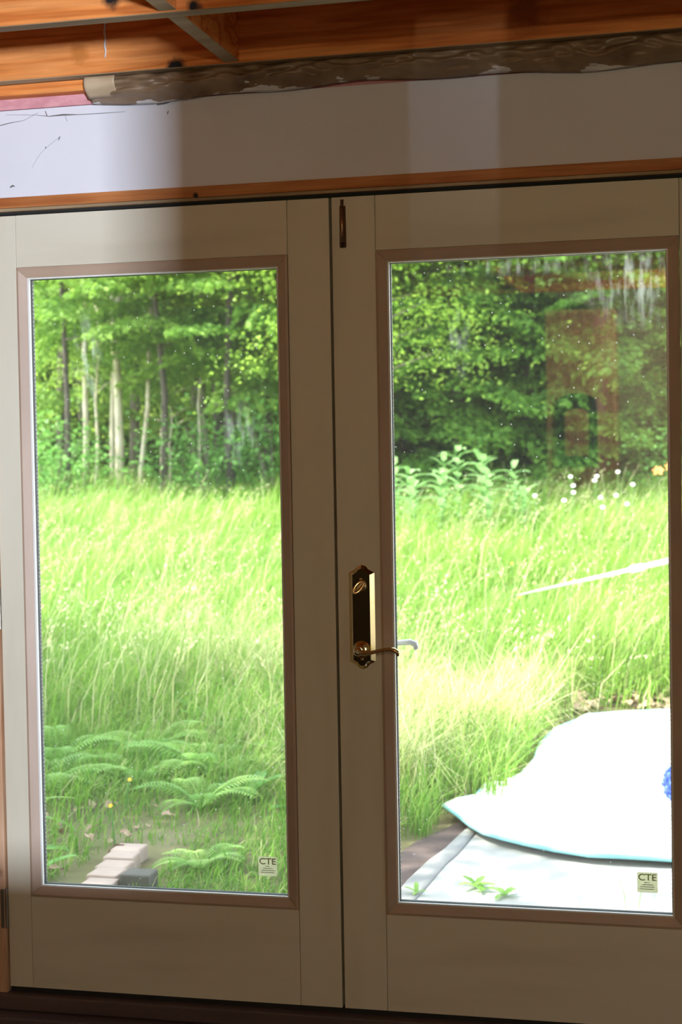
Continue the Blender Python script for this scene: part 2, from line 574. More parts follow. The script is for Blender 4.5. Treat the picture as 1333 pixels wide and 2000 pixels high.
MB().box(DW[0] - .07, DW[0], RY0, RY0 + .015, FZ, 2.17).build('casing_board', 'jamb', t5)
MB().box(DW[1], DW[1] + .07, RY0, RY0 + .015, FZ, 2.17).build('casing_board', 'jamb', t5)
MB().box(DW[0], DW[1], RY0, RY0 + .015, 2.10, 2.17).build('casing_board', 'jamb', t5)
# unseen passage and low window, added to send light through the doorway
PX0, PX1, PY = 1.4, 5.4, -11.0
pw_ = empty('wall_light_passage', (3.4, -8.5, FZ), 'plastered walls of the added passage that brings light to the rear doorway', 'wall', kind='structure')
MB().box(PX0 - .1, PX0, PY, RY0 - .101, FZ, CT).build('side', 'plaster', pw_)
MB().box(PX1, PX1 + .1, PY, RY0 - .101, FZ, CT).build('side', 'plaster', pw_)
MB().box(RX1 + .12, PX1 + .1, RY0 - .1, RY0, FZ, CT).build('side', 'plaster', pw_)
MB().box(PX0 - .1, PX1 + .1, PY - .1, RY0 - .101, CT, CT + .03).build('lid', 'boards', pw_)
MB().box(PX0 - .1, PX1 + .1, PY - .1, RY0 - .101, FZ - .03, FZ).build('deck', 'floor', pw_)
h = (4.40, 4.78, 0.17, 0.95)
MB().box(PX0 - .1, h[0], PY - .1, PY, FZ, CT).build('end', 'plaster', pw_)
MB().box(h[1], PX1 + .1, PY - .1, PY, FZ, CT).build('end', 'plaster', pw_)
MB().box(h[0], h[1], PY - .1, PY, FZ, h[2]).build('end', 'plaster', pw_)
MB().box(h[0], h[1], PY - .1, PY, h[3], CT).build('end', 'plaster', pw_)
wd = empty('window_1', (4.6, PY, h[2]), 'low narrow window added at the end of the passage as light source', 'window', kind='structure')
for q in ((h[0] - .03, h[0], h[2] - .03, h[3] + .03), (h[1], h[1] + .03, h[2] - .03, h[3] + .03), (h[0], h[1], h[2] - .03, h[2]), (h[0], h[1], h[3], h[3] + .03)):
    MB().box(q[0], q[1], PY, PY + 0.015, q[2], q[3]).build('window_frame', 'trimwood', wd)

# ---------------------------------------------------------------- trims
t1 = empty('trim_1', (0, 0, 2.04), 'orange fir strip between white panel and door tops', 'trim', kind='structure')
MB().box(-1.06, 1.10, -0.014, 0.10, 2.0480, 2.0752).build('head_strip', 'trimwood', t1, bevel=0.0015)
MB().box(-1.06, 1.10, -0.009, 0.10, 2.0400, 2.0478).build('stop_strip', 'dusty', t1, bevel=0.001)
MB().box(-0.99, 1.04, 0.008, 0.10, 2.0335, 2.0400).build('weather_strip', 'black', t1)
t2 = empty('trim_2', (-0.96, 0, FZ), 'pale pine door jamb at the hinge side of the left door', 'trim', kind='structure')
MB().box(-1.004, -0.914, -0.010, 0.10, FZ + 0.06, 2.0395).build('jamb_board', 'jamb', t2, bevel=0.002)
t3 = empty('trim_3', (1.0, 0, FZ), 'pine door jamb at the outer side of the right door', 'trim', kind='structure')
MB().box(0.964, 1.054, -0.010, 0.10, FZ + 0.06, 2.0395).build('jamb_board', 'jamb', t3, bevel=0.002)
t4 = empty('trim_4', (0, 0, FZ), 'plum brown threshold board under both doors', 'trim', kind='structure')
MB().box(-1.05, 1.10, -0.030, 0.16, FZ + 0.022, -0.014).build('threshold_board', 'threshold', t4, bevel=0.003)
MB().box(-1.05, 1.10, -0.084, 0.17, FZ - 0.03, FZ + 0.020).build('sill_step', 'threshold', t4, bevel=0.004)
MB().box(-0.910, 0.955, 0.006, 0.05, -0.0138, -0.002).build('door_sweep', 'black', t4)

# ---------------------------------------------------------------- doors
def door(name, x0, x1, mx0, mx1, label):
    d = empty(name, ((x0 + x1) / 2, 0.02, 0), label, 'door', kind='structure')
    z0, z1, mz0, mz1 = 0.0, 2.030, 0.244, 1.894
    g = 0.0010
    Y0, Y1 = 0.0, 0.044
    MB().box(x0, mx0 - g, Y0, Y1, z0, z1).build('stile', 'door', d, bevel=0.0012)
    MB().box(mx1 + g, x1, Y0, Y1, z0, z1).build('stile', 'door', d, bevel=0.0012)
    MB().box(mx0, mx1, Y0, Y1, mz1 + g, z1).build('rail', 'rail', d, bevel=0.0008)
    MB().box(mx0, mx1, Y0, Y1, z0, mz0 - g).build('rail', 'rail', d, bevel=0.0008)
    MB().box(mx0 - 0.004, mx0 + 0.004, 0.012, 0.034, z0 + 0.001, mz0).box(mx1 - 0.004, mx1 + 0.004, 0.010, 0.034, z0 + 0.001, mz0) \
        .box(mx0 - 0.004, mx0 + 0.004, 0.010, 0.034, mz1, z1 - 0.001).box(mx1 - 0.004, mx1 + 0.004, 0.010, 0.034, mz1, z1 - 0.001).build('joint_core', 'black', d)
    # four mitred glazing beads, sloping in to the pane
    bw = 0.0265
    prof = [(0.0, -0.003), (0.006, -0.0045), (bw, 0.004), (bw, 0.012), (0.0, 0.012)]     # (inward, y)
    cx, cz, hx, hz = (mx0 + mx1) / 2, (mz0 + mz1) / 2, (mx1 - mx0) / 2, (mz1 - mz0) / 2
    for side in range(4):
        mb = MB()
        ring = []
        for e in (-1, 1):
            for (i, y) in prof:
                if side == 0: p = (cx - hx + i, y, cz + e * (hz - i - 0.0004))
                elif side == 1: p = (cx + hx - i, y, cz + e * (hz - i - 0.0004))
                elif side == 2: p = (cx + e * (hx - i - 0.0004), y, cz - hz + i)
                else: p = (cx + e * (hx - i - 0.0004), y, cz + hz - i)
                ring.append(p)
        n = len(prof)
        mb.add(ring, [tuple(range(n)), tuple(range(n, 2 * n))] + [(k, (k + 1) % n, n + (k + 1) % n, n + k) for k in range(n)])
        mb.build('glazing_bead', 'bead', d)
    ix0, ix1, iz0, iz1 = mx0 + bw, mx1 - bw, mz0 + bw, mz1 - bw
    # white gasket line, dark perforated spacer behind it, outer glazing stop
    for q in ((ix0 - .004, ix0 + .0045, iz0 - .004, iz1 + .004), (ix1 - .0045, ix1 + .004, iz0 - .004, iz1 + .004),
              (ix0 + .0045, ix1 - .0045, iz0 - .004, iz0 + .0035), (ix0 + .0045, ix1 - .0045, iz1 - .0035, iz1 + .004)):
        MB().box(q[0], q[1], 0.006, 0.0155, q[2], q[3]).build('gasket', 'gasket', d)
    sp = MB()
    sp.box(ix0 - .003, ix0 + .0062, 0.0222, 0.0318, iz0 + .0045, iz1 - .0045)
    sp.box(ix1 - .0062, ix1 + .003, 0.0222, 0.0318, iz0 + .0045, iz1 - .0045)
    sp.box(ix0 - .003, ix1 + .003, 0.0222, 0.0318, iz0 - .003, iz0 + .0044)
    sp.box(ix0 - .003, ix1 + .003, 0.0222, 0.0318, iz1 - .0044, iz1 + .003)
    spo = sp.build('spacer_bar', 'seal', d)
    hl = MB()
    for k in range(150):
        z = iz0 + 0.02 + k * (iz1 - iz0 - 0.04) / 149
        hl.box(ix0 + .0062, ix0 + .0066, 0.025, 0.029, z, z + 0.004)
        hl.box(ix1 - .0066, ix1 - .0062, 0.025, 0.029, z, z + 0.004)
    tag(hl.build('spacer_perforations', 'steel', spo), kind='stuff')
    MB().box(mx0 + .001, ix0 - 0.001, 0.034, 0.048, mz0 + .001, mz1 - .001).box(ix1 + .001, mx1 - .001, 0.034, 0.048, mz0 + .001, mz1 - .001) \
        .box(ix0 - .001, ix1 + .001, 0.034, 0.048, mz0 + .001, iz0 - .001).box(ix0 - .001, ix1 + .001, 0.034, 0.048, iz1 + .001, mz1 - .001).build('outer_stop', 'gasket', d)
    MB().box(ix0 - .008, ix1 + .008, 0.0160, 0.0220, iz0 - .008, iz1 + .008).build('glass_pane', 'glass_1' if name == 'door_1' else 'glass_2', d)
    return d

d1 = door('door_1', -0.910, -0.0035, -0.844, -0.112, 'beige panelled glass door with lever-less stile, hinged at left jamb')
d1['label'] = 'beige glazed door without a handle, hinged at the pale left jamb'
d2 = door('door_2', 0.0035, 0.960, 0.114, 0.846, 'beige glazed door with brass lever handle and flush bolt')
# astragal behind the gap, closing it
MB().box(-0.016, 0.016, 0.0445, 0.056, 0.001, 2.028).build('astragal', 'black', d1)
# hinges of the left door
for z in (0.156, 0.95, 1.75):
    MB().lathe((-0.9122, -0.006, z), [(0.0001, 0), (0.0048, 0.001), (0.0048, 0.107), (0.0001, 0.108)], (0, 0, 1), 12).build('hinge', 'steel', d1, smooth=False)
    MB().box(-0.926, -0.9165, -0.0125, -0.0105, z + .002, z + 0.106).build('hinge_leaf', 'steel', d1, bevel=0.0005)

# small labels on the panes
def paper(name, col, trans):
    mt, nt, b = mat_new(name)
    nz = N(nt, 'ShaderNodeTexNoise')
    nz.inputs['Scale'].default_value = 90
    rp = ramp(nt, [(0.3, tuple(c * .92 for c in col)), (0.7, col)])
    nt.links.new(nz.outputs[0], rp.inputs[0])
    nt.links.new(rp.outputs[0], b.inputs['Base Color'])
    b.inputs['Roughness'].default_value = 0.8
    tr = N(nt, 'ShaderNodeBsdfTranslucent')
    nt.links.new(rp.outputs[0], tr.inputs[0])
    mx = N(nt, 'ShaderNodeMixShader')
    mx.inputs[0].default_value = trans
    nt.links.new(b.outputs[0], mx.inputs[1])
    nt.links.new(tr.outputs[0], mx.inputs[2])
    nt.links.new(mx.outputs[0], nt.nodes['Material Output'].inputs[0])
    return mt
M['sticker'] = paper('sticker_cream', (0.74, 0.73, 0.58), 0.85)
M['ink'] = paper('sticker_ink', (0.50, 0.49, 0.38), 0.85)
def sticker(d, x0, x1, z0, z1, tilt=0.0):
    y = 0.0158
    r = 0.003
    poly = []
    for (cx, cz, a0) in ((x1 - r, z1 - r, 0), (x0 + r, z1 - r, 90), (x0 + r, z0 + r, 180), (x1 - r, z0 + r, 270)):
        for k in range(4):
            a = math.radians(a0 + 30 * k)
            poly.append((cx + r * math.cos(a), cz + r * math.sin(a)))
    st = MB().prism(poly, 'Y', y - 0.0006, y).build('sticker', 'sticker', d)
    st['label'] = 'small cream square sticker lettered CTE'
    cu = bpy.data.curves.new('CTE', 'FONT')
    cu.body = 'CTE'
    cu.size = 0.0225
    cu.align_x = 'CENTER'
    cu.extrude = 0.00012
    cu.offset = 0.0004
    tmp = bpy.data.objects.new('tmp', cu)
    COL.objects.link(tmp)
    dg = bpy.context.evaluated_depsgraph_get()
    me = bpy.data.meshes.new_from_object(tmp.evaluated_get(dg))
    bpy.data.objects.remove(tmp)
    bpy.data.curves.remove(cu)
    xs = [v.co.x for v in me.vertices]
    sx = (x1 - x0 - 0.006) / (max(xs) - min(xs))
    og = ORG[d.name]
    ccx = (max(xs) + min(xs)) / 2
    for v in me.vertices:
        x, yy, z = v.co
        v.co = Vector(((x0 + x1) / 2 + (x - ccx) * sx, y - 0.0008 - z, z1 - 0.0195 + yy)) - og
    me.materials.clear()
    me.materials.append(M['ink'])
    lt = bpy.data.objects.new('lettering', me)
    COL.objects.link(lt)
    lt.parent = st
    # the small print below, too fine to read
    fp = MB()
    for row, (w0, w1) in enumerate(((.36, .60), (.26, .76), (.16, .86), (.14, .80))):
        z = z1 - 0.026 - row * 0.0052
        x = x0 + (x1 - x0) * w0
        while x < x0 + (x1 - x0) * w1:
            ww = random.uniform(0.0015, 0.0035)
            fp.box(x, x + ww, y - 0.0009, y - 0.0006, z, z + 0.0022)
            x += ww + 0.0012
    fp.build('small_print', 'ink', st)
sticker(d1, -0.222, -0.172, 0.322, 0.372)
sticker(d2, 0.731, 0.780, 0.325, 0.374)

# flush bolt at the top of the right door's stile
fb = MB().prism([(0.0235, 1.907), (0.0255, 1.9045), (0.0385, 1.9045), (0.0405, 1.907), (0.0395, 2.008), (0.0245, 2.008)], 'Y', -0.004, 0.002).build('flush_bolt', 'bolt', d2, bevel=0.0012)
MB().box(0.0275, 0.0355, -0.0065, -0.0015, 2.006, 2.023).build('bolt_tip', 'bolt', fb, bevel=0.001)
MB().tube([(0.031, -0.006, 1.915), (0.0315, -0.0065, 1.96), (0.0315, -0.0065, 2.006)], 0.0038, 10).build('bolt_rod', 'bolt_rod', fb, smooth=True)
MB().lathe((0.0318, -0.004, 1.911), [(0.0055, 0), (0.0062, 0.003), (0.005, 0.007), (0.0001, 0.0085)], (0, -1, 0), 14).build('bolt_knob', 'bolt', fb, smooth=True)

# brass handle set on the right door
X0, X1, Z0, Z1 = 0.0325, 0.0978, 0.858, 1.119
cxp = (X0 + X1) / 2
def plate_outline(ins):
    x0, x1 = X0 + ins, X1 - ins
    w_ = x1 - x0
    pts = []
    top, sh = Z1 - ins * 0.9, 1.099 - ins * 0.45
    bot, sb = Z0 + ins * 0.9, 0.878 + ins * 0.45
    arc = [(0.0, sh), (0.10, sh + (top - sh) * .18), (0.24, sh + (top - sh) * .42), (0.34, sh + (top - sh) * .82), (0.5, top), (0.66, sh + (top - sh) * .82), (0.76, sh + (top - sh) * .42), (0.90, sh + (top - sh) * .18), (1.0, sh)]
    pts += [(x1 - w_ * a, z) for a, z in arc]
    arc2 = [(0.0, sb), (0.10, sb - (sb - bot) * .18), (0.24, sb - (sb - bot) * .42), (0.34, sb - (sb - bot) * .82), (0.5, bot), (0.66, sb - (sb - bot) * .82), (0.76, sb - (sb - bot) * .42), (0.90, sb - (sb - bot) * .18), (1.0, sb)]
    pts += [(x0 + w_ * a, z) for a, z in arc2]
    return pts
mb = MB()
o0, o1 = plate_outline(0.0), plate_outline(0.0105)
n = len(o0)
lay = [[(x, 0.001, z) for x, z in o0], [(x, -0.002, z) for x, z in o0], [(x, -0.0108, z) for x, z in o1]]
vv = sum(lay, [])
ff = [tuple(range(n)), tuple(range(2 * n, 3 * n))]
for a in (0, 1):
    ff += [(a * n + k, a * n + (k + 1) % n, (a + 1) * n + (k + 1) % n, (a + 1) * n + k) for k in range(n)]
mb.add(vv, ff)
pl = mb.build('escutcheon_plate', 'brass', d2)
pl['label'] = 'long bevelled brass back plate with scalloped ends'
# thumb turn: an oval ring set aslant on a small boss
MB().lathe((cxp + 0.002, -0.0106, 1.066), [(0.012, 0), (0.012, 0.004), (0.009, 0.007), (0.0001, 0.008)], (0, -1, 0), 20).build('thumb_boss', 'brass', pl, smooth=True)
ang = math.radians(52)
ring = []
for k in range(25):
    t = 2 * PI * k / 24
    a_, b_ = 0.0165 * math.cos(t), 0.0075 * math.sin(t)
    ring.append((cxp - 0.004 + a_ * math.cos(ang) - b_ * math.sin(ang), -0.022 + 0.004 * math.cos(t), 1.064 + a_ * math.sin(ang) + b_ * math.cos(ang)))
MB().tube(ring, 0.0030, 8, cap=False).build('thumb_turn', 'brass', pl, smooth=True)
MB().tube([(cxp - 0.004 + a_ * math.cos(ang), -0.022 + 0.1 * (a_), 1.064 + a_ * math.sin(ang)) for a_ in (-0.014, -0.007, 0, 0.007, 0.014)], [0.003, 0.0048, 0.0055, 0.0048, 0.003], 10, flat=0.6).build('thumb_blade', 'brass', pl, smooth=True)
MB().tube([(cxp, -0.015, 1.066), (cxp - 0.003, -0.022, 1.065)], 0.004, 10).build('thumb_stem', 'brass', pl, smooth=True)
# lever
lc = (cxp - 0.002, -0.0106, 0.9085)
MB().lathe(lc, [(0.0205, 0), (0.0210, 0.004), (0.0190, 0.011), (0.0145, 0.018), (0.0125, 0.024), (0.0130, 0.036), (0.0100, 0.044), (0.0001, 0.046)], (0, -1, 0), 28).build('lever_rose', 'brass', pl, smooth=True)
lv = [(lc[0], -0.047, lc[2] + .000), (lc[0] + .014, -0.049, lc[2] - .004), (lc[0] + .032, -0.050, lc[2] - .0035), (lc[0] + .055, -0.050, lc[2] + .002), (lc[0] + .075, -0.049, lc[2] + .0055), (lc[0] + .090, -0.048, lc[2] + .0045), (lc[0] + .099, -0.047, lc[2] - .001), (lc[0] + .100, -0.046, lc[2] - .008), (lc[0] + .096, -0.045, lc[2] - .011)]
MB().tube(lv, [0.0105, 0.0080, 0.0060, 0.0060, 0.0070, 0.0080, 0.0082, 0.0068, 0.0035], 12, flat=0.8).build('lever', 'brass', pl, smooth=True)
for z in (1.084, 0.884):
    MB().lathe((cxp, -0.0106, z), [(0.0036, 0), (0.0034, 0.0012), (0.0001, 0.0018)], (0, -1, 0), 12).build('screw', 'brass', pl, smooth=True)
# the matching lever outside
ol = MB().box(X0 + .01, X1 - .01, 0.0445, 0.050, 0.865, 1.11).build('outer_plate', 'nickel', d2, bevel=0.002)
MB().lathe((cxp, 0.050, 0.9085), [(0.0195, 0), (0.0175, 0.010), (0.0105, 0.022), (0.0100, 0.044), (0.0001, 0.046)], (0, 1, 0), 24).build('outer_lever_rose', 'nickel', ol, smooth=True)
lv2 = [(lc[0], 0.094, lc[2] + .000), (lc[0] + .03, 0.096, lc[2] - .001), (lc[0] + .060, 0.096, lc[2] + .003), (lc[0] + .085, 0.095, lc[2] + .0065), (lc[0] + .105, 0.094, lc[2] + .0075), (lc[0] + .117, 0.093, lc[2] + .002), (lc[0] + .119, 0.092, lc[2] - .006), (lc[0] + .114, 0.091, lc[2] - .010)]
MB().tube(lv2, [0.0095, 0.008, 0.0075, 0.0078, 0.0085, 0.0092, 0.0085, 0.0045], 12, flat=0.9).build('outer_lever', 'nickel', ol, smooth=True)

# ---------------------------------------------------------------- crumpled paper above the panel
def kraft():
    mt, nt, b = mat_new('kraft_paper')
    L = nt.links.new
    tc = N(nt, 'ShaderNodeTexCoord')
    nz = N(nt, 'ShaderNodeTexNoise')
    nz.inputs['Scale'].default_value = 14
    nz.inputs['Detail'].default_value = 6
    L(tc.outputs['Object'], nz.inputs['Vector'])
    rp = ramp(nt, [(0.3, (0.17, 0.10, 0.055)), (0.5, (0.27, 0.175, 0.10)), (0.7, (0.34, 0.23, 0.14))])
    L(nz.outputs[0], rp.inputs[0])
    # torn spots that show the white backing, along the stapled lower edge
    mp = N(nt, 'ShaderNodeMapping')
    mp.inputs['Scale'].default_value = (8, 1, 45)
    L(tc.outputs['Object'], mp.inputs[0])
    n2 = N(nt, 'ShaderNodeTexNoise')
    n2.inputs['Scale'].default_value = 1.0
    n2.inputs['Detail'].default_value = 3
    n2.inputs['Roughness'].default_value = 0.7
    L(mp.outputs[0], n2.inputs['Vector'])
    at = N(nt, 'ShaderNodeAttribute', attribute_name='rnd')      # 1 at the lower edge
    ad = N(nt, 'ShaderNodeMath', operation='MULTIPLY_ADD')
    ad.inputs[1].default_value = 0.30
    L(at.outputs['Fac'], ad.inputs[0])
    L(n2.outputs[0], ad.inputs[2])
    th = N(nt, 'ShaderNodeMapRange')
    th.inputs['From Min'].default_value = 0.765
    th.inputs['From Max'].default_value = 0.78
    L(ad.outputs[0], th.inputs['Value'])
    mx = N(nt, 'ShaderNodeMix', data_type='RGBA')
    L(th.outputs[0], mx.inputs[0])
    L(rp.outputs[0], mx.inputs[6])
    mx.inputs[7].default_value = (0.80, 0.77, 0.74, 1)
    L(mx.outputs[2], b.inputs['Base Color'])
    b.inputs['Roughness'].default_value = 0.38
    return mt
M['kraft'] = kraft()
def crumple(name, x0, x1, fz_top, fz_bot, nx, nz_, amp, mat, ybase):
    V, R_ = [], []
    for j in range(nz_ + 1):
        t = j / nz_
        for i in range(nx + 1):
            x = lerp(x0, x1, i / nx)
            zt, zb = fz_top(x), fz_bot(x)
            z = lerp(zt, zb, t)
            y = ybase(t) - amp * (0.6 * abs(math.sin(x * 13 + 6 * t + 1.5 * math.sin(x * 7))) + 0.5 * abs(math.sin(x * 29 - 9 * t + math.sin(31 * x))) + 0.25 * (1 + math.sin(x * 63 + t * 14))) * (0.35 + 0.65 * math.sin(PI * min(1, t * 1.0)) )
            V.append((x, y, z))
            R_.append(max(0.0, (t - 0.5) / 0.5) ** 1.5)
    Q = [(j * (nx + 1) + i, j * (nx + 1) + i + 1, (j + 1) * (nx + 1) + i + 1, (j + 1) * (nx + 1) + i) for j in range(nz_) for i in range(nx)]
    me = np_mesh(name, np.array(V), quads=np.array(Q), rnd=R_, mat=mat)
    o = link(name, me)
    sd_ = o.modifiers.new('thickness', 'SOLIDIFY')
    sd_.thickness = 0.0006
    return o
kp = crumple('kraft_paper', -0.612, 1.7, lambda x: JB - 0.0015,
             lambda x: 2.301 + 0.006 * math.sin(x * 5.3 + 1) + 0.004 * math.sin(17 * x) - 0.003, 300, 16, 0.019, M['kraft'], lambda t: -0.0530 + 0.040 * max(0.0, (t - .5) / .5) ** 1.2)
tag(kp, 'crumpled brown paper strip stapled between joists and white panel', 'paper strip')
M['tape'] = noise_mat('pale_tape', [(0.3, (0.50, 0.36, 0.22)), (0.7, (0.60, 0.46, 0.30))], (20, 20, 20), 5, 0.5)
tp = crumple('tape_patch', -0.612, -0.530, lambda x: JB - 0.004, lambda x: 2.304 + 0.01 * (x + .6), 12, 6, 0.004, M['tape'], lambda t: -0.0780 + 0.030 * max(0.0, (t - .5) / .5))
tp.parent = kp

# cobwebs on the white panel
def web(name, paths, label):
    mb = MB()
    for p, r_ in paths:
        mb.tube(p, r_, 5)
    return tag(mb.build(name, 'web', origin=paths[0][0][0]), label, 'cobweb')
yw = -0.0072
web('cobweb', [([(-0.86, yw, 2.290), (-0.78, yw - .001, 2.284), (-0.74, yw, 2.278), (-0.70, yw - .001, 2.279), (-0.66, yw, 2.277), (-0.60, yw, 2.276), (-0.53, yw, 2.276)], [0.0003, 0.0004, 0.0009, 0.0022, 0.0008, 0.0009, 0.0004]),
               ([(-0.745, yw, 2.279), (-0.75, yw, 2.292)], 0.0012),
               ([(-0.695, yw, 2.276), (-0.69, yw, 2.262)], 0.0005)], 'grey cobweb strand with a knot, high on the white panel')
web('cobweb', [([(-0.885, yw, 2.262), (-0.85, yw, 2.268), (-0.81, yw, 2.272)], [0.0012, 0.0009, 0.0004]),
               ([(-0.81, yw, 2.272), (-0.77, yw, 2.289)], 0.0004)], 'fine cobweb wisps at the far left end of the white panel')
web('cobweb', [([(-0.445, yw, 2.288), (-0.425, yw, 2.289), (-0.412, yw, 2.291)], [0.002, 0.0022, 0.001]),
               ([(-0.44, yw, 2.291), (-0.42, yw, 2.2945)], 0.0012), ([(-0.418, yw, 2.262), (-0.415, yw, 2.270)], 0.0014)], 'small grey cobweb scraps near the shadow edge on the white panel')
web('cobweb', [([(-0.853, yw, 2.102), (-0.845, yw, 2.106), (-0.840, yw, 2.104)], [0.0015, 0.0028, 0.001])], 'tiny brown fluff stuck low on the white panel')
web('cobweb', [([(-0.715, yw, 2.215), (-0.711, yw, 2.224)], [0.0008, 0.0016]), ([(-0.752, yw, 2.196), (-0.750, yw, 2.201)], 0.0012),
               ([(-0.79, yw, 2.15), (-0.77, yw, 2.18), (-0.75, yw, 2.198), (-0.711, yw, 2.224)], 0.0003)], 'two dark specks on a hair-thin thread below the cobweb')

# ---------------------------------------------------------------- furniture mirrored in the right pane
wr = empty('wardrobe', (0.14, -5.7, FZ), 'tall brown wooden wardrobe, faintly mirrored in the right pane', 'wardrobe')
MB().box(-0.06, 0.345, -5.88, -5.50, FZ + 0.06, 2.24).build('body', 'cabinet', wr, bevel=0.004)
MB().box(-0.04, 0.32, -5.86, -5.53, FZ, FZ + 0.06).build('plinth', 'darkwood', wr)
def arch_pts(x0, x1, z0, z1, k=10):
    r_ = (x1 - x0) / 2
    c = (x0 + x1) / 2
    zz = z1 - r_ * 0.55
    return [(x0, z0), (x1, z0)] + [(c + r_ * math.cos(PI * i / k), zz + r_ * .55 * math.sin(PI * i / k)) for i in range(k + 1)]
for (a, b) in ((0.0, 0.24),):
    ar = MB().prism(arch_pts(a, b, 1.33, 1.75), 'Y', -5.50, -5.488).build('arch_frame', 'darkwood', wr)
    MB().prism(arch_pts(a + .05, b - .05, 1.38, 1.66), 'Y', -5.488, -5.482).build('arch_panel', 'cabinet', ar)
MB().lathe((-0.02, -5.50, 1.02), [(0.008, 0), (0.008, 0.014), (0.016, 0.022), (0.0001, 0.03)], (0, 1, 0), 16).build('knob', 'brass', wr, smooth=True)

# unseen chest of drawers, added so the brass plate mirrors something dark
ch = empty('reflection_chest', (-1.3, -5.6, FZ), 'dark chest of drawers added by the rear wall for the brass plate to mirror', 'chest of drawers')
MB().box(-2.05, -0.60, -5.95, -5.42, FZ + 0.08, 1.04).build('body', 'stain', ch, bevel=0.004)
MB().box(-2.08, -0.57, -5.97, -5.39, 1.042, 1.07).build('top', 'stain', ch, bevel=0.004)
for ix in range(2):
    for iz in range(4):
        a_, z_ = -2.02 + ix * 0.705, FZ + 0.12 + iz * 0.245
        dr = MB().box(a_, a_ + 0.68, -5.419, -5.40, z_, z_ + 0.225).build('drawer', 'stain', ch, bevel=0.003)
        MB().lathe((a_ + 0.34, -5.40, z_ + 0.11), [(0.008, 0), (0.008, 0.012), (0.016, 0.02), (0.0001, 0.028)], (0, 1, 0), 12).build('knob', 'brass', dr, smooth=True)
for sx in (-2.03, -0.68):
    for sy in (-5.93, -5.48):
        MB().box(sx, sx + .06, sy, sy + .06, FZ, FZ + 0.08).build('foot', 'stain', ch)

# low bench added out of view to shade the foot of the left door
be = empty('shade_bench', (0.35, -2.1, FZ), 'low wooden bench added out of view to shade the foot of the left door', 'bench')
MB().box(-0.10, 0.78, -2.30, -1.92, FZ + 0.05, 0.330).build('body', 'cabinet', be, bevel=0.004)
MB().box(-0.12, 0.80, -2.32, -1.90, 0.332, 0.360).build('lid', 'cabinet', be, bevel=0.004)
for sx in (-0.06, 0.69):
    for sy in (-2.26, -2.0):
        MB().box(sx, sx + .05, sy, sy + .05, FZ, FZ + 0.05).build('foot', 'darkwood', be)

# bare bulb added behind the viewer as warm fill for doors and wardrobe
bl = empty('fill_bulb', (0.95, -5.00, CT - 0.24), 'bare warm bulb added on a joist behind the viewer as fill light', 'lamp')
MB().tube([(0.95, -5.00, JB + 0.01), (0.95, -5.00, 2.19)], 0.003, 8).build('cord', 'black', bl)
MB().lathe((0.95, -5.00, 2.20), [(0.012, 0), (0.016, 0.01), (0.016, 0.05), (0.0001, 0.055)], (0, 0, -1), 16).build('socket', 'black', bl, smooth=True)
bm_, bnt, bb = mat_new('bulb_glow')
bb.inputs['Emission Color'].default_value = (1.0, 0.62, 0.30, 1)
bb.inputs['Emission Strength'].default_value = 8.0
M['bulb'] = bm_
MB().lathe((0.95, -5.00, 2.146), [(0.0135, 0), (0.016, 0.015), (0.028, 0.045), (0.030, 0.06), (0.022, 0.08), (0.0001, 0.09)], (0, 0, -1), 20).build('bulb', 'bulb', bl, smooth=True)
pld = bpy.data.lights.new('bulb_fill_light', 'POINT')
pld.energy = 29.0
pld.color = (1.0, 0.90, 0.60)
pld.shadow_soft_size = 0.04
plo = bpy.data.objects.new('bulb_fill_light', pld)
COL.objects.link(plo)
plo.location = (0.95, -5.00, 2.03)
plo.parent = bl
plo.location = Vector((0.95, -5.00, 2.03)) - ORG[bl.name]

# ================================================================== OUTDOORS
def g(x, y):
    """height of the ground: level by the house, rising to the wood"""
    x, y = np.asarray(x, float), np.asarray(y, float)
    rise = np.clip(y - 5.0, 0, 15) * 0.054 + np.clip(y - 20, 0, 40) * 0.02
    bumps = 0.025 * np.sin(x * 1.7 + y * 0.9) * np.sin(y * 1.3 - x * 0.6) * np.clip(y - 3.0, 0, 1)
    return -0.15 + rise + bumps
def gz(x, y):
    return float(g(x, y))

M['soil'] = noise_mat('soil', [(0.3, (0.10, 0.075, 0.04)), (0.5, (0.17, 0.16, 0.06)), (0.7, (0.22, 0.19, 0.10))], (3, 3, 3), 8, 0.95, 0.5, 0.02)
xs = np.linspace(-30, 16, 150)
ys = np.concatenate([np.linspace(0.172, 8, 50), np.linspace(8.4, 60, 90)])
GX, GY = np.meshgrid(xs, ys)
nx_, ny_ = len(xs), len(ys)
V = np.stack([GX.ravel(), GY.ravel(), g(GX, GY).ravel()], 1)
ii = (np.arange(ny_ - 1)[:, None] * nx_ + np.arange(nx_ - 1)[None]).ravel()
Q = np.stack([ii, ii + 1, ii + nx_ + 1, ii + nx_], 1)
gr = link('ground', np_mesh('ground', V, quads=Q, mat=M['soil'], smooth=True))
tag(gr, 'meadow soil rising from the house to the wood', 'ground', kind='structure')
MB().box(RX0 - .12, RX1 + .12, 0.0, 0.168, -0.5, FZ - 0.031).build('foundation', 'plaster')
tag(bpy.data.objects['foundation'], 'low foundation under the door wall', 'foundation', kind='structure')

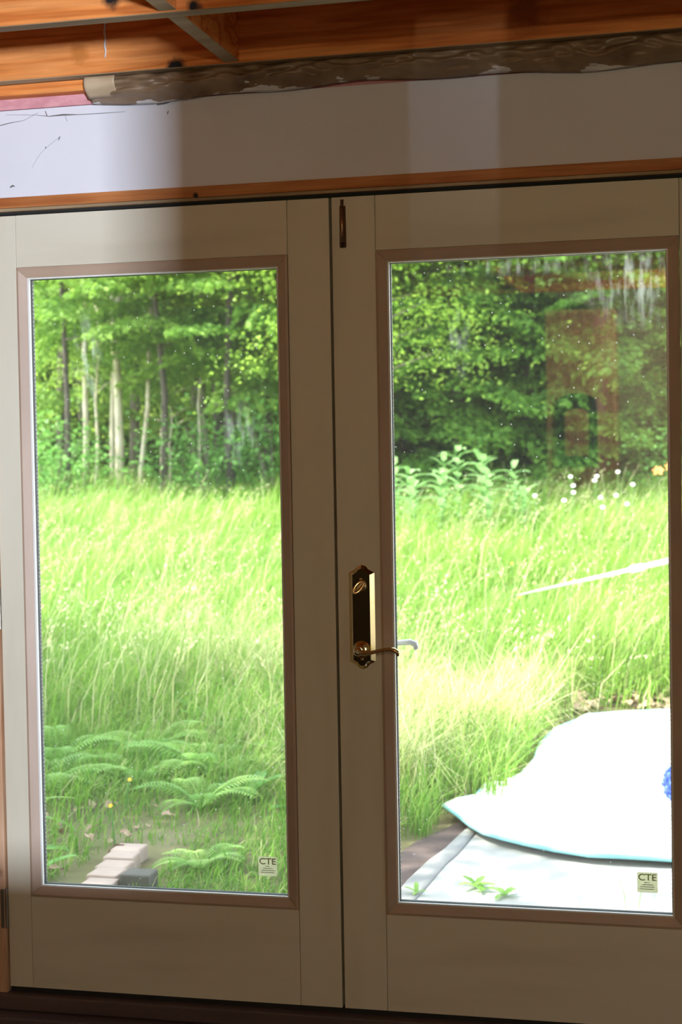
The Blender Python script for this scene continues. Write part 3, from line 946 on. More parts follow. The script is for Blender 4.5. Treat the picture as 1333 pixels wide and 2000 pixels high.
# ---------------------------------------------------------------- grass
def blades(px, py, length, lean, az, width, tone, curl=1.0):
    """curved tapering blades; all arguments are arrays"""
    n = len(px)
    base = np.stack([px, py, g(px, py) - 0.01], 1)
    d = np.stack([np.cos(az), np.sin(az), np.zeros(n)], 1)
    side_a = az + PI / 2 + rng.uniform(-0.9, 0.9, n)
    sd_ = np.stack([np.cos(side_a), np.sin(side_a), np.zeros(n)], 1)
    ts = np.array([0.0, 0.4, 0.75, 1.0])
    ws = np.array([0.8, 1.0, 0.6, 0.0])
    rows = []
    for t, ww in zip(ts, ws):
        ang = lean * (0.35 * t + 0.65 * t * t * curl)
        c = base + d * (length * t * np.sin(ang))[:, None] + np.array([0, 0, 1.0]) * (length * t * np.cos(ang * 0.9))[:, None]
        if ww:
            rows.append(c - sd_ * (width * ww / 2)[:, None])
            rows.append(c + sd_ * (width * ww / 2)[:, None])
        else:
            rows.append(c)
    V = np.stack(rows, 1).reshape(-1, 3)
    k = (np.arange(n) * 7)[:, None]
    q = np.concatenate([k + np.array([[0, 1, 3, 2]]), k + np.array([[2, 3, 5, 4]])])
    t_ = k + np.array([[4, 5, 6]])
    return V, q, t_, np.repeat(tone, 7)

def wedge(n, y0, y1, power=1.0, ml=0.8, mr=1.3):
    """random ground points in the sector the doors look out on"""
    u = rng.random(n)
    y = y0 + (y1 - y0) * u ** power
    dist = y + 3.83
    xl = 0.93 - dist * 0.50 - ml
    xr = 0.93 + mr + 0 * dist
    return xl + (xr - xl) * rng.random(n), y

def keep(x, y):
    sheet = (x > -0.22) & (y < 5.35) & (y < 5.15 + 0.4 * (x > 0.3))
    sheet &= ~((x < 0.0) & (y > 2.9))
    soil = (x > -0.36) & (x < 0.1) & (y < 2.35)
    bricks = (np.abs(x + 1.28) < 0.17) & (y > 1.2) & (y < 2.1)
    litter = (x > -0.0) & (y > 5.0) & (y < 5.75) & (rng.random(len(x)) < 0.8)
    bare = (x < -1.15) & (y > 1.5) & (y < 2.75) & (rng.random(len(x)) < 0.5)
    return ~(sheet | soil | bricks | bare | litter)

def clump(x, y, f=1.0):
    return 0.5 + 0.25 * np.sin(x * 2.3 * f + 1.3 * np.sin(y * 1.1 * f)) + 0.25 * np.sin(y * 1.9 * f + 1.7 * np.sin(x * 1.3 * f + 2))

M['grass'] = leaf_mat('meadow_grass', [(0.0, (0.10, 0.26, 0.025)), (0.35, (0.19, 0.38, 0.045)), (0.7, (0.29, 0.46, 0.08)), (0.9, (0.46, 0.52, 0.18)), (1.0, (0.62, 0.58, 0.32))], 0.5, 0.5)
M['straw'] = leaf_mat('pale_grass', [(0.0, (0.45, 0.55, 0.18)), (0.5, (0.62, 0.62, 0.30)), (1.0, (0.76, 0.70, 0.46))], 0.45, 0.5)

# near and middle meadow
x, y = wedge(150000, 0.9, 21.0, 1.35)
k = keep(x, y)
x, y = x[k], y[k]
n = len(x)
cl = clump(x, y)
hgt = np.interp(y, [0.9, 2.2, 3.2, 5.0, 8.0, 20], [0.10, 0.20, 0.40, 0.52, 0.60, 0.72]) * (0.65 + 0.6 * cl) * rng.uniform(0.55, 1.15, n)
hgt *= 1 - 0.5 * np.interp(y + 0.5 * np.sin(x * 4), [1.8, 2.6, 3.6, 5.2], [0, 1, 1, 0]) * np.interp(x, [-1.0, -0.5], [1, 0])
wind = 0.9 * np.sin(x * 0.8 + y * 0.5) + 0.3
V, q, t_, rn = blades(x, y, hgt, rng.uniform(0.15, 1.6, n), wind + rng.normal(0, 1.1, n), np.interp(y, [1, 6, 20], [0.005, 0.0065, 0.013]) * rng.uniform(0.6, 1.3, n),
                      np.clip(0.46 + 0.3 * (cl - 0.5) + rng.normal(0, 0.27, n), 0, 1))
go = link('meadow_grass', np_mesh('meadow_grass', V, q, t_, rn, M['grass']))
tag(go, 'tall green meadow grass growing up to the wood', 'grass', kind='stuff')

# pale dry tussocks that catch the sun
tx, ty = [], []
for (cx_, cy_, r_, nb) in ((-0.28, 4.3, 0.30, 900), (-0.75, 4.5, 0.30, 800), (-0.62, 3.6, 0.28, 700), (-1.0, 5.2, 0.4, 800), (-2.15, 6.1, 0.5, 1100), (-1.75, 5.5, 0.35, 900),
                           (-2.7, 6.8, 0.5, 700), (-0.2, 5.3, 0.25, 500), (-3.2, 8.0, 0.5, 500), (-1.45, 6.6, 0.4, 500), (-0.55, 3.0, 0.22, 420)):
    tx.append(rng.normal(cx_, r_ * 0.5, nb)); ty.append(rng.normal(cy_, r_ * 0.5, nb))
tx, ty = np.concatenate(tx), np.concatenate(ty)
k = keep(tx, ty)
tx, ty = tx[k], ty[k]
n = len(tx)
V, q, t_, rn = blades(tx, ty, rng.uniform(0.30, 0.62, n), rng.uniform(0.3, 1.5, n), rng.uniform(0, 2 * PI, n), rng.uniform(0.003, 0.006, n), np.clip(rng.normal(0.5, 0.28, n), 0, 1), 1.3)
go = link('pale_tussock_grass', np_mesh('pale_tussock_grass', V, q, t_, rn, M['straw']))
tag(go, 'pale straw-coloured tussock grass in the sunny middle of the meadow', 'grass', kind='stuff')

# seed stalks: thin stem with a few grains
x, y = wedge(1500, 4.0, 16.0, 1.2)
k = keep(x, y)
x, y = x[k], y[k]
n = len(x)
az = 0.6 + rng.normal(0, 0.9, n)
ln = rng.uniform(0.55, 0.95, n)
lean = rng.uniform(0.2, 0.9, n)
V, q, t_, rn = blades(x, y, ln, lean, az, np.full(n, 0.0035) + 0.0002 * y, np.clip(rng.normal(0.6, 0.25, n), 0, 1), 1.0)
Vs, qs, rs = [V], [q], [rn]
off = len(V)
d = np.stack([np.cos(az), np.sin(az), np.zeros(n)], 1)
b0 = np.stack([x, y, g(x, y) - 0.01], 1)
for j in range(9):
    t = 0.78 + 0.025 * j
    ang = lean * (0.35 * t + 0.65 * t * t)
    c = b0 + d * (ln * t * np.sin(ang))[:, None] + np.array([0, 0, 1.0]) * (ln * t * np.cos(ang * 0.9))[:, None] + rng.normal(0, 0.008, (n, 3))
    dv = rng.normal(0, 1, (n, 3)) * 0.005 + d * 0.004 + np.array([0, 0, 0.007])
    sv = rng.normal(0, 1, (n, 3)) * 0.004
    vv = np.stack([c - dv, c + sv, c + dv, c - sv], 1).reshape(-1, 3)
    Vs.append(vv); rs.append(np.repeat(np.clip(rng.normal(0.75, 0.2, n), 0, 1), 4))
    qs.append(off + (np.arange(n) * 4)[:, None] + np.array([[0, 1, 2, 3]]))
    off += len(vv)
go = link('seeding_grass_stalks', np_mesh('seeding_grass_stalks', np.concatenate(Vs), np.concatenate(qs), t_, np.concatenate(rs), M['straw']))
tag(go, 'slender nodding seed stalks standing above the meadow grass', 'grass', kind='stuff')

# ---------------------------------------------------------------- leaf building blocks
def leaf_quads(C, D, S, ln, wd, tone):
    """kite-shaped leaves: centre C, long direction D, side S"""
    n = len(C)
    ln = np.asarray(ln).reshape(-1, 1) * np.ones((n, 1))
    wd = np.asarray(wd).reshape(-1, 1) * np.ones((n, 1))
    V = np.stack([C - D * ln * .5, C + S * wd * .5 - D * ln * .08, C + D * ln * .5, C - S * wd * .5 - D * ln * .08], 1).reshape(-1, 3)
    return V, (np.arange(n) * 4)[:, None] + np.array([[0, 1, 2, 3]]), np.repeat(tone, 4)
def unit(a):
    return a / (np.linalg.norm(a, axis=1, keepdims=True) + 1e-9)

M['bark'] = noise_mat('bark_grey', [(0.3, (0.10, 0.08, 0.06)), (0.6, (0.20, 0.17, 0.13))], (10, 10, 2), 6, 0.9, 0.6, 0.02)
M['bark_dark'] = noise_mat('bark_dark', [(0.3, (0.05, 0.042, 0.035)), (0.6, (0.11, 0.09, 0.075))], (10, 10, 2), 6, 0.9, 0.6, 0.02)
M['bark_pale'] = noise_mat('bark_pale', [(0.3, (0.48, 0.38, 0.28)), (0.6, (0.70, 0.60, 0.48))], (6, 6, 3), 6, 0.8, 0.4, 0.01)
M['hemlock'] = leaf_mat('hemlock_green', [(0.0, (0.05, 0.14, 0.018)), (0.5, (0.11, 0.25, 0.03)), (1.0, (0.20, 0.37, 0.05))], 0.35, 0.6, 0.45)
M['fir'] = leaf_mat('fresh_green', [(0.0, (0.12, 0.26, 0.04)), (0.5, (0.20, 0.37, 0.055)), (1.0, (0.31, 0.48, 0.08))], 0.45, 0.6, 0.35)
M['maple'] = leaf_mat('maple_yellow_green', [(0.0, (0.24, 0.44, 0.05)), (0.5, (0.36, 0.56, 0.08)), (1.0, (0.50, 0.68, 0.12))], 0.5, 0.5, 0.3)
M['shrub'] = leaf_mat('shrub_green', [(0.0, (0.12, 0.32, 0.07)), (0.5, (0.20, 0.44, 0.10)), (1.0, (0.32, 0.56, 0.15))], 0.45, 0.5, 0.3)

def bough_mesh(name, length, mat, seed, leaf=0.095, dens=1.0, droop=0.35, wid=0.42):
    """a flat drooping conifer spray along +X: side twigs set with short leaves"""
    r = np.random.default_rng(seed)
    C, D, S, ln, tn = [], [], [], [], []
    ntw = int(17 * dens)
    for s_ in (-1, 1):
        for i in range(ntw):
            t = 0.12 + 0.88 * (i + r.random()) / ntw
            L_ = wid * length * (1 - 0.72 * t) * r.uniform(0.6, 1.15) + 0.05
            a = s_ * r.uniform(0.75, 1.15)
            ml = max(3, int(L_ / 0.034))
            for j in range(ml):
                u = (j + 0.5) / ml
                px = t * length + math.cos(a) * L_ * u
                py = math.sin(a) * L_ * u
                pz = -droop * length * (t ** 1.7) * 0.5 - 0.22 * L_ * u * u - 0.03 * r.random()
                C.append((px + r.normal(0, .02), py + r.normal(0, .02), pz + r.normal(0, .035)))
                aa = a + r.normal(0, 0.55)
                D.append((math.cos(aa), math.sin(aa), -0.45 + r.normal(0, 0.35)))
                ln.append(leaf * r.uniform(0.7, 1.5))
                tn.append(np.clip(0.25 + 0.5 * u + r.normal(0, 0.15), 0, 1))
    C, D = np.array(C), unit(np.array(D))
    S = unit(np.cross(D, np.array([0, 0, 1.0]) + r.normal(0, 0.75, D.shape)))
    V, q, rn = leaf_quads(C, D, S, np.array(ln), np.array(ln) * 0.6, np.array(tn))
    return np_mesh(name, V, q, None, rn, mat)

def spray_mesh(name, size, mat, seed, nleaf=150, leaf=0.10, flat=0.45):
    """a leafy branch end: broad leaves in a loose rounded cloud along +X"""
    r = np.random.default_rng(seed)
    P = r.normal(0, 1, (nleaf, 3)) * np.array([0.42, 0.36, 0.36 * flat]) * size
    P[:, 0] += 0.5 * size
    P[:, 2] -= 0.12 * P[:, 0] ** 2
    D = unit(r.normal(0, 1, (nleaf, 3)) * np.array([1, 1, 0.35]) + np.array([0.5, 0, -0.35]))
    S = unit(np.cross(D, np.array([0, 0, 1.0]) + r.normal(0, 0.45, D.shape)))
    l_ = leaf * r.uniform(0.65, 1.3, nleaf)
    V, q, rn = leaf_quads(P, D, S, l_, l_ * 0.75, np.clip(r.normal(0.5, 0.22, nleaf), 0, 1))
    return np_mesh(name, V, q, None, rn, mat)

BH = [bough_mesh('bough_hemlock', 2.2, M['hemlock'], 10 + i) for i in range(5)]
BF = [bough_mesh('bough_fresh', 2.0, M['fir'], 20 + i, leaf=0.10) for i in range(5)]
BD = [bough_mesh('bough_deep', 2.4, M['hemlock'], 60 + i, leaf=0.17) for i in range(3)]
SM = [spray_mesh('spray_maple', 1.3, M['maple'], 30 + i, 420, 0.070) for i in range(4)]
SS = [spray_mesh('spray_green', 1.2, M['fir'], 40 + i, 300, 0.080) for i in range(4)]
SU = [spray_mesh('spray_shrub', 0.75, M['shrub'], 50 + i, 130, 0.085, 0.8) for i in range(4)]

def trunk_mesh(pts, radii, mat, name='trunk'):
    mb = MB().tube(pts, radii, 9)
    return mb.mesh(name, mat, (0, 0, 0), True)

def conifer(x, y, h, boughs, nb, z0, reach, label, group, dead=0, rad=0.13, bark='bark_dark'):
    z = gz(x, y)
    t = empty('conifer_tree', (x, y, z), label, 'tree', group)
    wob = [(random.uniform(-.05, .05) * k, random.uniform(-.05, .05) * k, -0.1 + (h + .1) * k / 5) for k in range(6)]
    link('trunk', trunk_mesh(wob, [rad * (1 - 0.17 * k) for k in range(6)], bark), t)
    for i in range(nb):
        f = (i + random.random()) / nb
        zz = z0 + (h * 0.97 - z0) * f
        L_ = reach * (1.0 - 0.72 * max(0, (zz - 3.5) / max(1, h - 3.5))) * random.uniform(0.75, 1.15)
        a = i * 2.39996 + random.uniform(-.4, .4)
        s_ = L_ / 2.1
        link('bough', random.choice(boughs), t, (0, 0, zz), (random.uniform(-.25, .25), random.uniform(-.12, .22), a), (s_, s_ * random.uniform(.85, 1.2), s_))['kind'] = 'stuff'
    for i in range(dead):
        a = random.uniform(0, 2 * PI)
        zz = random.uniform(1.0, max(1.6, z0 + 1))
        L_ = random.uniform(.5, 1.3)
        mb = MB().tube([(0, 0, zz), (math.cos(a) * L_ * .5, math.sin(a) * L_ * .5, zz + .04), (math.cos(a) * L_, math.sin(a) * L_, zz - .1)], [.016, .011, .004], 5)
        link('dead_branch', mb.mesh('dead_branch', bark), t)
    return t

def broadleaf(x, y, h, lean, rad, bark, sprays, nsp, z0, reach, label, group, size=1.0):
    z = gz(x, y)
    t = empty('broadleaf_tree', (x, y, z), label, 'tree', group)
    pts = [(lean[0] * (k / 6) ** 1.1 + random.uniform(-.035, .035), lean[1] * k / 6, -0.1 + (h + .1) * k / 6) for k in range(7)]
    link('trunk', trunk_mesh(pts, [rad * (1.12 - 0.14 * k) for k in range(7)], bark), t)
    for i in range(nsp):
        f = (i + random.random()) / nsp
        zz = z0 + (h - z0) * f
        a = i * 2.39996 + random.uniform(-.5, .5)
        kx = (zz / h)
        bx_, by_ = lean[0] * kx ** 1.1, lean[1] * kx
        L_ = reach * random.uniform(0.45, 1.0) * (1 - 0.35 * f)
        ex, ey, ez = bx_ + math.cos(a) * L_, by_ + math.sin(a) * L_, zz + 0.25 * L_
        link('branch', MB().tube([(bx_, by_, zz - .1), ((bx_ + ex) / 2, (by_ + ey) / 2, zz + 0.1 * L_), (ex, ey, ez)], [rad * .3, rad * .2, rad * .08], 5).mesh('branch', bark), t)
        s_ = size * random.uniform(.8, 1.25)
        link('leaf_spray', random.choice(sprays), t, (bx_ + math.cos(a) * L_ * .6, by_ + math.sin(a) * L_ * .6, zz + 0.15 * L_), (random.uniform(-.3, .3), random.uniform(-.2, .3), a), (s_, s_, s_))['kind'] = 'stuff'
    return t

# ---------------------------------------------------------------- the wood
GR = 'trees at the edge of the wood'
# left pane: slender trunks in the open part of the wood
broadleaf(-8.80, 19.5, 7.0, (0.10, 0), 0.050, 'bark_pale', SS, 9, 3.0, 1.6, 'slim pale trunk, leftmost of the bare trunks in the left pane', GR)
broadleaf(-8.62, 20.2, 7.5, (0.12, 0), 0.055, 'bark_pale', SS, 8, 3.6, 1.6, 'slim pale trunk just right of the leftmost pale trunk', GR)
broadleaf(-8.75, 21.5, 9.0, (0.30, 0), 0.085, 'bark', SS, 10, 3.8, 2.0, 'thick grey trunk behind the two leftmost pale trunks', GR)
broadleaf(-7.98, 18.9, 7.0, (0.05, 0), 0.066, 'bark_pale', SS, 8, 3.6, 1.5, 'straight sunlit pale trunk, the brightest one in the left pane', GR)
broadleaf(-7.62, 18.8, 5.0, (0.42, 0), 0.040, 'bark_pale', SM, 5, 3.3, 1.0, 'thin pale sapling trunk leaning right beside the brightest trunk', GR, 0.7)
broadleaf(-7.25, 19.2, 1.6, (0.0, 0), 0.030, 'bark_pale', SS, 1, 1.5, 0.4, 'short broken pale stem right of the leaning sapling', GR, 0.4)
broadleaf(-7.10, 20.3, 7.0, (0.05, 0), 0.050, 'bark', SS, 8, 3.4, 1.5, 'grey trunk in the middle of the left pane', GR)
broadleaf(-6.42, 19.6, 8.0, (0.22, 0), 0.070, 'bark', SS, 9, 3.2, 1.6, 'grey trunk leaning slightly right in the right half of left pane', GR)
broadleaf(-6.15, 20.6, 8.0, (0.10, 0), 0.065, 'bark_dark', SS, 9, 3.0, 1.6, 'dark trunk next to the left edge of the middle stiles', GR)
broadleaf(-8.45, 19.0, 3.6, (0.15, 0), 0.03, 'bark_pale', SM, 9, 1.9, 0.7, 'low yellow-green maple sapling between the pale trunks', GR, 0.6)
broadleaf(-6.75, 19.0, 3.4, (0.1, 0), 0.03, 'bark_pale', SM, 6, 1.4, 0.6, 'small yellow-green maple sapling left of the grey leaning trunk', GR, 0.5)
# evergreens whose boughs hang over those trunks
conifer(-6.9, 20.6, 9.5, BF, 34, 2.7, 2.3, 'fresh green evergreen hanging over the bare trunks in the left pane', GR, 5)
conifer(-5.5, 19.9, 9.5, BF, 44, 1.9, 2.3, 'fresh green evergreen behind the middle stiles of the two doors', GR, 5)
conifer(-9.8, 21.0, 9.0, BF, 40, 1.6, 2.3, 'fresh green evergreen at the left edge of the left pane', GR, 4)
conifer(-8.1, 23.0, 10.0, BF, 36, 3.0, 2.5, 'tall evergreen behind the brightest pale trunk', GR, 4)
conifer(-8.4, 17.9, 9.5, BF, 34, 2.75, 2.0, 'fresh green evergreen with boughs high above the brightest trunk', GR, 3, 0.05)
conifer(-7.0, 18.1, 9.5, BF, 40, 2.45, 2.2, 'fresh green evergreen whose boughs fill the top of the left pane', GR, 3, 0.06)
conifer(-5.9, 17.9, 9.5, BF, 40, 2.2, 2.1, 'fresh green evergreen at the top right of the left pane', GR, 3, 0.06)
# right pane: dense hemlocks clothed to the ground
HL = [(-3.75, 19.3, 9.0, 'dense hemlock beside the left edge of the right pane'),
      (-2.75, 18.9, 8.0, 'dense hemlock behind the leafy stalks at the meadow edge'),
      (-1.75, 19.4, 9.0, 'dense hemlock in the middle of the right pane'),
      (-0.75, 19.0, 8.5, 'dense hemlock behind the white daisies'),
      (0.45, 19.6, 9.0, 'dense hemlock at the right edge of the right pane'),
      (1.7, 19.2, 9.0, 'dense hemlock just right of the door opening')]
for (x_, y_, h_, lab) in HL:
    conifer(x_, y_, h_, BH, 84, 0.3, 1.9, lab, GR, 3)
broadleaf(-2.45, 20.8, 9.5, (0.05, 0), 0.115, 'bark', SS, 9, 4.6, 1.8, 'thick grey trunk rising behind the middle hemlocks', GR)
broadleaf(-3.85, 16.9, 6.5, (0.30, 0), 0.060, 'bark', SM, 40, 2.0, 1.7, 'young maple with sunny yellow-green leaves, top left of right pane', GR, 0.9)
broadleaf(-9.3, 24.5, 7.0, (0.1, 0), 0.06, 'bark_pale', SM, 26, 1.2, 1.5, 'yellow-green maple glowing behind the leftmost trunks', GR)
broadleaf(-8.7, 26.0, 7.0, (0.1, 0), 0.06, 'bark_pale', SM, 24, 1.2, 1.5, 'yellow-green maple deep between the pale trunks', GR)
# deep wood behind
GB = 'evergreens deep in the wood'
for i in range(15):
    xx = -15.5 + i * 1.45 + random.uniform(-.4, .4)
    conifer(xx, 25.5 + (i % 3) * 1.7 + random.uniform(-.5, .5), 10.0, BF if xx < -6.5 else BH, 56, 0.4, 2.6, 'dim evergreen deep in the wood behind the front row of trees', GB, 2)
for i in range(14):
    xx = -22.0 + i * 2.0
    conifer(xx, 32 + (i % 2) * 2.5 + random.uniform(-.6, .6), 11.5, BD, 46, 0.4, 3.4, 'dim evergreen deep in the wood behind the front row of trees', GB, 0)

# shrubs at the foot of the wood
GS = 'shrubs at the foot of the wood'
def shrub(x, y, h, rad_, nsp, label, sprays=SU):
    z = gz(x, y)
    t = empty('leafy_shrub', (x, y, z), label, 'shrub', GS)
    for i in range(4):
        a = i * 1.6 + random.random()
        link('stem', MB().tube([(0, 0, -.05), (math.cos(a) * rad_ * .3, math.sin(a) * rad_ * .3, h * .5), (math.cos(a) * rad_ * .6, math.sin(a) * rad_ * .6, h * .9)], [.018, .013, .005], 5).mesh('stem', 'bark'), t)
    for i in range(nsp):
        a = i * 2.4
        f = (i + .5) / nsp
        rr = rad_ * math.sqrt(random.random())
        s_ = random.uniform(.75, 1.2)
        link('leaf_spray', random.choice(sprays), t, (math.cos(a) * rr * .7, math.sin(a) * rr * .7, h * (.18 + .75 * f)), (random.uniform(-.3, .3), random.uniform(-.4, .2), a), (s_, s_, s_))['kind'] = 'stuff'
shrub(-8.75, 18.0, 1.35, 0.8, 13, 'leafy shrub at the left edge of the wood in the left pane')
shrub(-9.6, 18.6, 1.6, 0.8, 12, 'leafy shrub cut off by the left frame edge')
shrub(-6.4, 18.4, 1.5, 0.65, 11, 'leafy shrub below the grey leaning trunk')
shrub(-5.35, 18.2, 1.5, 0.7, 12, 'leafy shrub at the right side of the left pane')
shrub(-7.15, 19.8, 1.1, 0.5, 7, 'small leafy shrub behind the short broken stem')
shrub(0.6, 17.6, 1.2, 0.6, 9, 'leafy shrub at the right edge of the right pane')
shrub(-4.5, 18.2, 1.4, 0.7, 10, 'leafy shrub hidden behind the brass handle stile')

# trees left of the house, beyond the frame, that shade the near left meadow
broadleaf(-6.9, 1.3, 6.8, (0.2, 0.1), 0.11, 'bark', SS, 46, 3.0, 1.8, 'leafy tree standing left of the house, nearest to its wall', 'trees beside the house', 1.5)
broadleaf(-8.4, 3.5, 6.8, (0.2, 0.1), 0.11, 'bark', SS, 40, 3.0, 1.6, 'leafy tree standing left of the house, farther from its wall', 'trees beside the house', 1.4)

# ---------------------------------------------------------------- meadow plants
def lance_leaf(mb, base, az, elev, length, width, bend=0.5, segs=4):
    d = Vector((math.cos(az), math.sin(az), 0))
    s_ = Vector((-math.sin(az), math.cos(az), 0))
    p = Vector(base)
    vs_, n0 = [], len(mb.v)
    e = elev
    prof = [0.25, 0.85, 1.0, 0.7, 0.0]
    for i in range(segs + 1):
        ww = width * prof[min(4, int(round(i * 4 / segs)))] / 2
        nrm = Vector((-math.sin(e) * d.x, -math.sin(e) * d.y, math.cos(e)))
        vs_ += [p - s_ * ww + nrm * ww * .35, p, p + s_ * ww + nrm * ww * .35]
        st = length / segs
        p = p + d * (st * math.cos(e)) + Vector((0, 0, st * math.sin(e)))
        e -= bend / segs
    fs = []
    for i in range(segs):
        a = i * 3
        fs += [(a, a + 1, a + 4, a + 3), (a + 1, a + 2, a + 5, a + 4)]
    mb.add(vs_, fs)

def finish_leaves(mb, name, mat, parent, tone=0.5, smooth=True):
    me = mb.mesh(name, mat, (0, 0, 0), smooth)
    add_rnd(me, np.full(len(me.vertices), tone))
    return link(name, me, parent)

M['stalk'] = leaf_mat('stalk_green', [(0.0, (0.20, 0.40, 0.12)), (0.5, (0.30, 0.52, 0.20)), (1.0, (0.42, 0.62, 0.30))], 0.4, 0.5)
GM = 'leafy stalks at the far side of the meadow'
mk = [(-2.75, 14.2, 'leftmost of the broad-leaved stalks beside the stile'), (-2.45, 13.6, 'second broad-leaved stalk from the stile'), (-2.2, 14.4, 'tall broad-leaved stalk left of the tallest one'),
      (-1.95, 13.9, 'tallest broad-leaved stalk at the meadow edge'), (-1.75, 14.5, 'broad-leaved stalk right of the tallest one'), (-1.55, 13.5, 'short broad-leaved stalk in front of its neighbours'),
      (-1.35, 14.2, 'rightmost broad-leaved stalk, standing a little apart'), (-2.3, 13.0, 'low broad-leaved stalk nearest to the doors'),
      (-2.6, 13.2, 'low broad-leaved stalk close to the stile'), (-2.05, 13.3, 'broad-leaved stalk just before the tallest one'), (-1.85, 14.9, 'broad-leaved stalk half hidden behind the tallest one'), (-1.2, 13.8, 'small broad-leaved stalk right of the rightmost tall one')]
for i, (x_, y_, lab) in enumerate(mk):
    h_ = (1.0, .95, 1.05, 1.2, 1.05, .9, .98, .85, .85, .98, 1.05, .72)[i]
    t = empty('leafy_stalk', (x_, y_, gz(x_, y_)), lab, 'wild plant', GM)
    link('stem', MB().tube([(0, 0, -.02), (.02, 0, h_ * .5), (random.uniform(-.05, .05), 0, h_)], [.012, .010, .004], 6).mesh('stem', 'stalk'), t)
    for j in range(12):
        zz = h_ * (.25 + .75 * j / 12)
        for k2 in (0, PI):
            mb = MB()
            lance_leaf(mb, (0, 0, zz), j * 1.57 + k2 + random.uniform(-.3, .3), random.uniform(.35, .95), .24 * random.uniform(.8, 1.15), .075, .9)
            finish_leaves(mb, 'leaf', 'stalk', t, random.random())

M['petal_white'] = plain('petal_white', (0.86, 0.86, 0.80), 0.6)
M['petal_yellow'] = plain('petal_yellow', (0.80, 0.55, 0.03), 0.6)
M['petal_orange'] = plain('petal_orange', (0.85, 0.27, 0.06), 0.6)
def petal_flower(name, x_, y_, h_, npet, plen, pw, mat, centre, label, cat, group, elev=0.15, nm='petal'):
    z = gz(x_, y_)
    t = empty(name, (x_, y_, z), label, cat, group)
    top = (random.uniform(-.03, .03), random.uniform(-.03, .0), h_)
    link('stem', MB().tube([(0, 0, -.02), (top[0] * .3, top[1] * .3, h_ * .5), top], [.004, .0035, .003], 5).mesh('stem', 'stalk'), t)
    for k2 in range(npet):
        mb = MB()
        a = 2 * PI * k2 / npet
        dd = Vector((math.cos(a), math.sin(a) * .55, math.sin(a) * .75 + elev)).normalized()
        ss = dd.cross(Vector((0, -.8, .6))).normalized()
        p = Vector(top)
        mb.add([p + dd * plen * .1 - ss * pw * .3, p + dd * plen * .1 + ss * pw * .3, p + dd * plen * .7 + ss * pw * .5, p + dd * plen, p + dd * plen * .7 - ss * pw * .5], [(0, 1, 2, 3, 4)])
        link(nm, mb.mesh(nm, mat), t)
    link('flower_centre', MB().lathe(top, [(.001, 0), (plen * .3, .002), (plen * .22, plen * .2), (.0005, plen * .28)], (0, -.6, .8), 8).mesh('flower_centre', centre), t)
    return t
GD = 'white daisies in the far meadow'
for i in range(13):
    x_, y_ = [(-0.62, 13.0), (-0.56, 12.6), (-0.47, 12.1), (-0.35, 13.0), (-0.30, 12.7), (-0.10, 13.1), (-0.05, 12.2), (0.05, 11.6), (-0.2, 12.0), (-0.55, 11.7), (0.08, 12.7), (-0.9, 12.3), (-0.15, 11.2)][i]
    petal_flower('daisy', x_, y_, (.86, .80, .78, .86, .84, .90, .74, .72, .74, .74, .8, .74, .72)[i], 9, .024, .014, 'petal_white', 'petal_yellow', 'white daisy with yellow centre in the far meadow, right pane', 'flower', GD)
for i, (x_, y_, h_, lab) in enumerate(((0.33, 13.0, .92, 'orange lily, left one of the pair at the right frame edge'), (0.42, 12.9, .97, 'orange lily nearest the right frame edge'))):
    petal_flower('orange_lily', x_, y_, h_, 6, .065, .035, 'petal_orange', 'petal_yellow', lab, 'flower', 'orange lilies at the frame edge', .3)
GY_ = 'yellow buttercups in the near grass'
for i, (x_, y_) in enumerate(((-1.45, 2.1), (-0.55, 1.7), (-1.6, 2.6), (-0.75, 2.35), (-0.33, 6.5), (-0.1, 7.2), (-1.6, 7.5), (0.2, 6.6), (0.35, 7.4), (-0.6, 8.2), (-2.0, 8.6))):
    petal_flower('buttercup', x_, y_, .16 if y_ < 3 else .55, 5, .010, .010, 'petal_yellow', 'petal_yellow', 'small yellow buttercup standing in the meadow grass', 'flower', GY_)

# ferns
M['fern'] = leaf_mat('fern_green', [(0.0, (0.20, 0.42, 0.08)), (0.5, (0.32, 0.56, 0.13)), (1.0, (0.46, 0.68, 0.20))], 0.45, 0.5)
def fern(x_, y_, nfr, length, label, az0=0, spread=2 * PI):
    t = empty('fern', (x_, y_, gz(x_, y_)), label, 'fern', 'ferns in the near left meadow')
    for i in range(nfr):
        az = az0 + spread * (i + .5) / nfr + random.uniform(-.2, .2)
        L_ = length * random.uniform(.75, 1.1)
        e = random.uniform(.75, 1.1)
        p = Vector((0, 0, 0))
        d = Vector((math.cos(az), math.sin(az), 0))
        pts = []
        for k2 in range(12):
            pts.append((p.copy(), e))
            p = p + (d * math.cos(e) + Vector((0, 0, math.sin(e)))) * (L_ / 12)
            e -= .13
        mb = MB().tube([q_[0] for q_ in pts], [.003 - .0002 * k2 for k2 in range(12)], 5)
        for k2 in range(1, 12):
            pl_ = L_ * .24 * math.sin(PI * (k2 / 12.5) ** .7) + .012
            for s_ in (-1, 1):
                for h2 in (0, .5):
                    q_ = pts[k2][0].lerp(pts[min(11, k2 + 1)][0], h2)
                    lance_leaf(mb, q_, az + s_ * 1.15, .15, pl_, .018 * (L_ / .5), .5, 2)
        finish_leaves(mb, 'frond', 'fern', t, random.random())
fern(-2.18, 3.05, 8, .50, 'fern at the left edge of the left pane beside the bare soil')
fern(-1.52, 3.45, 8, .45, 'fern in the middle of the left pane')
fern(-1.05, 3.75, 7, .42, 'fern right of the middle of the left pane, near the broad leaf')
fern(-0.98, 1.78, 8, .23, 'upright fern right of the stone edging blocks')
fern(-1.95, 3.9, 8, .42, 'fern behind the leftmost fern in the left pane')
fern(-1.30, 2.75, 7, .34, 'fern low in the middle of the left pane, before the bare soil')
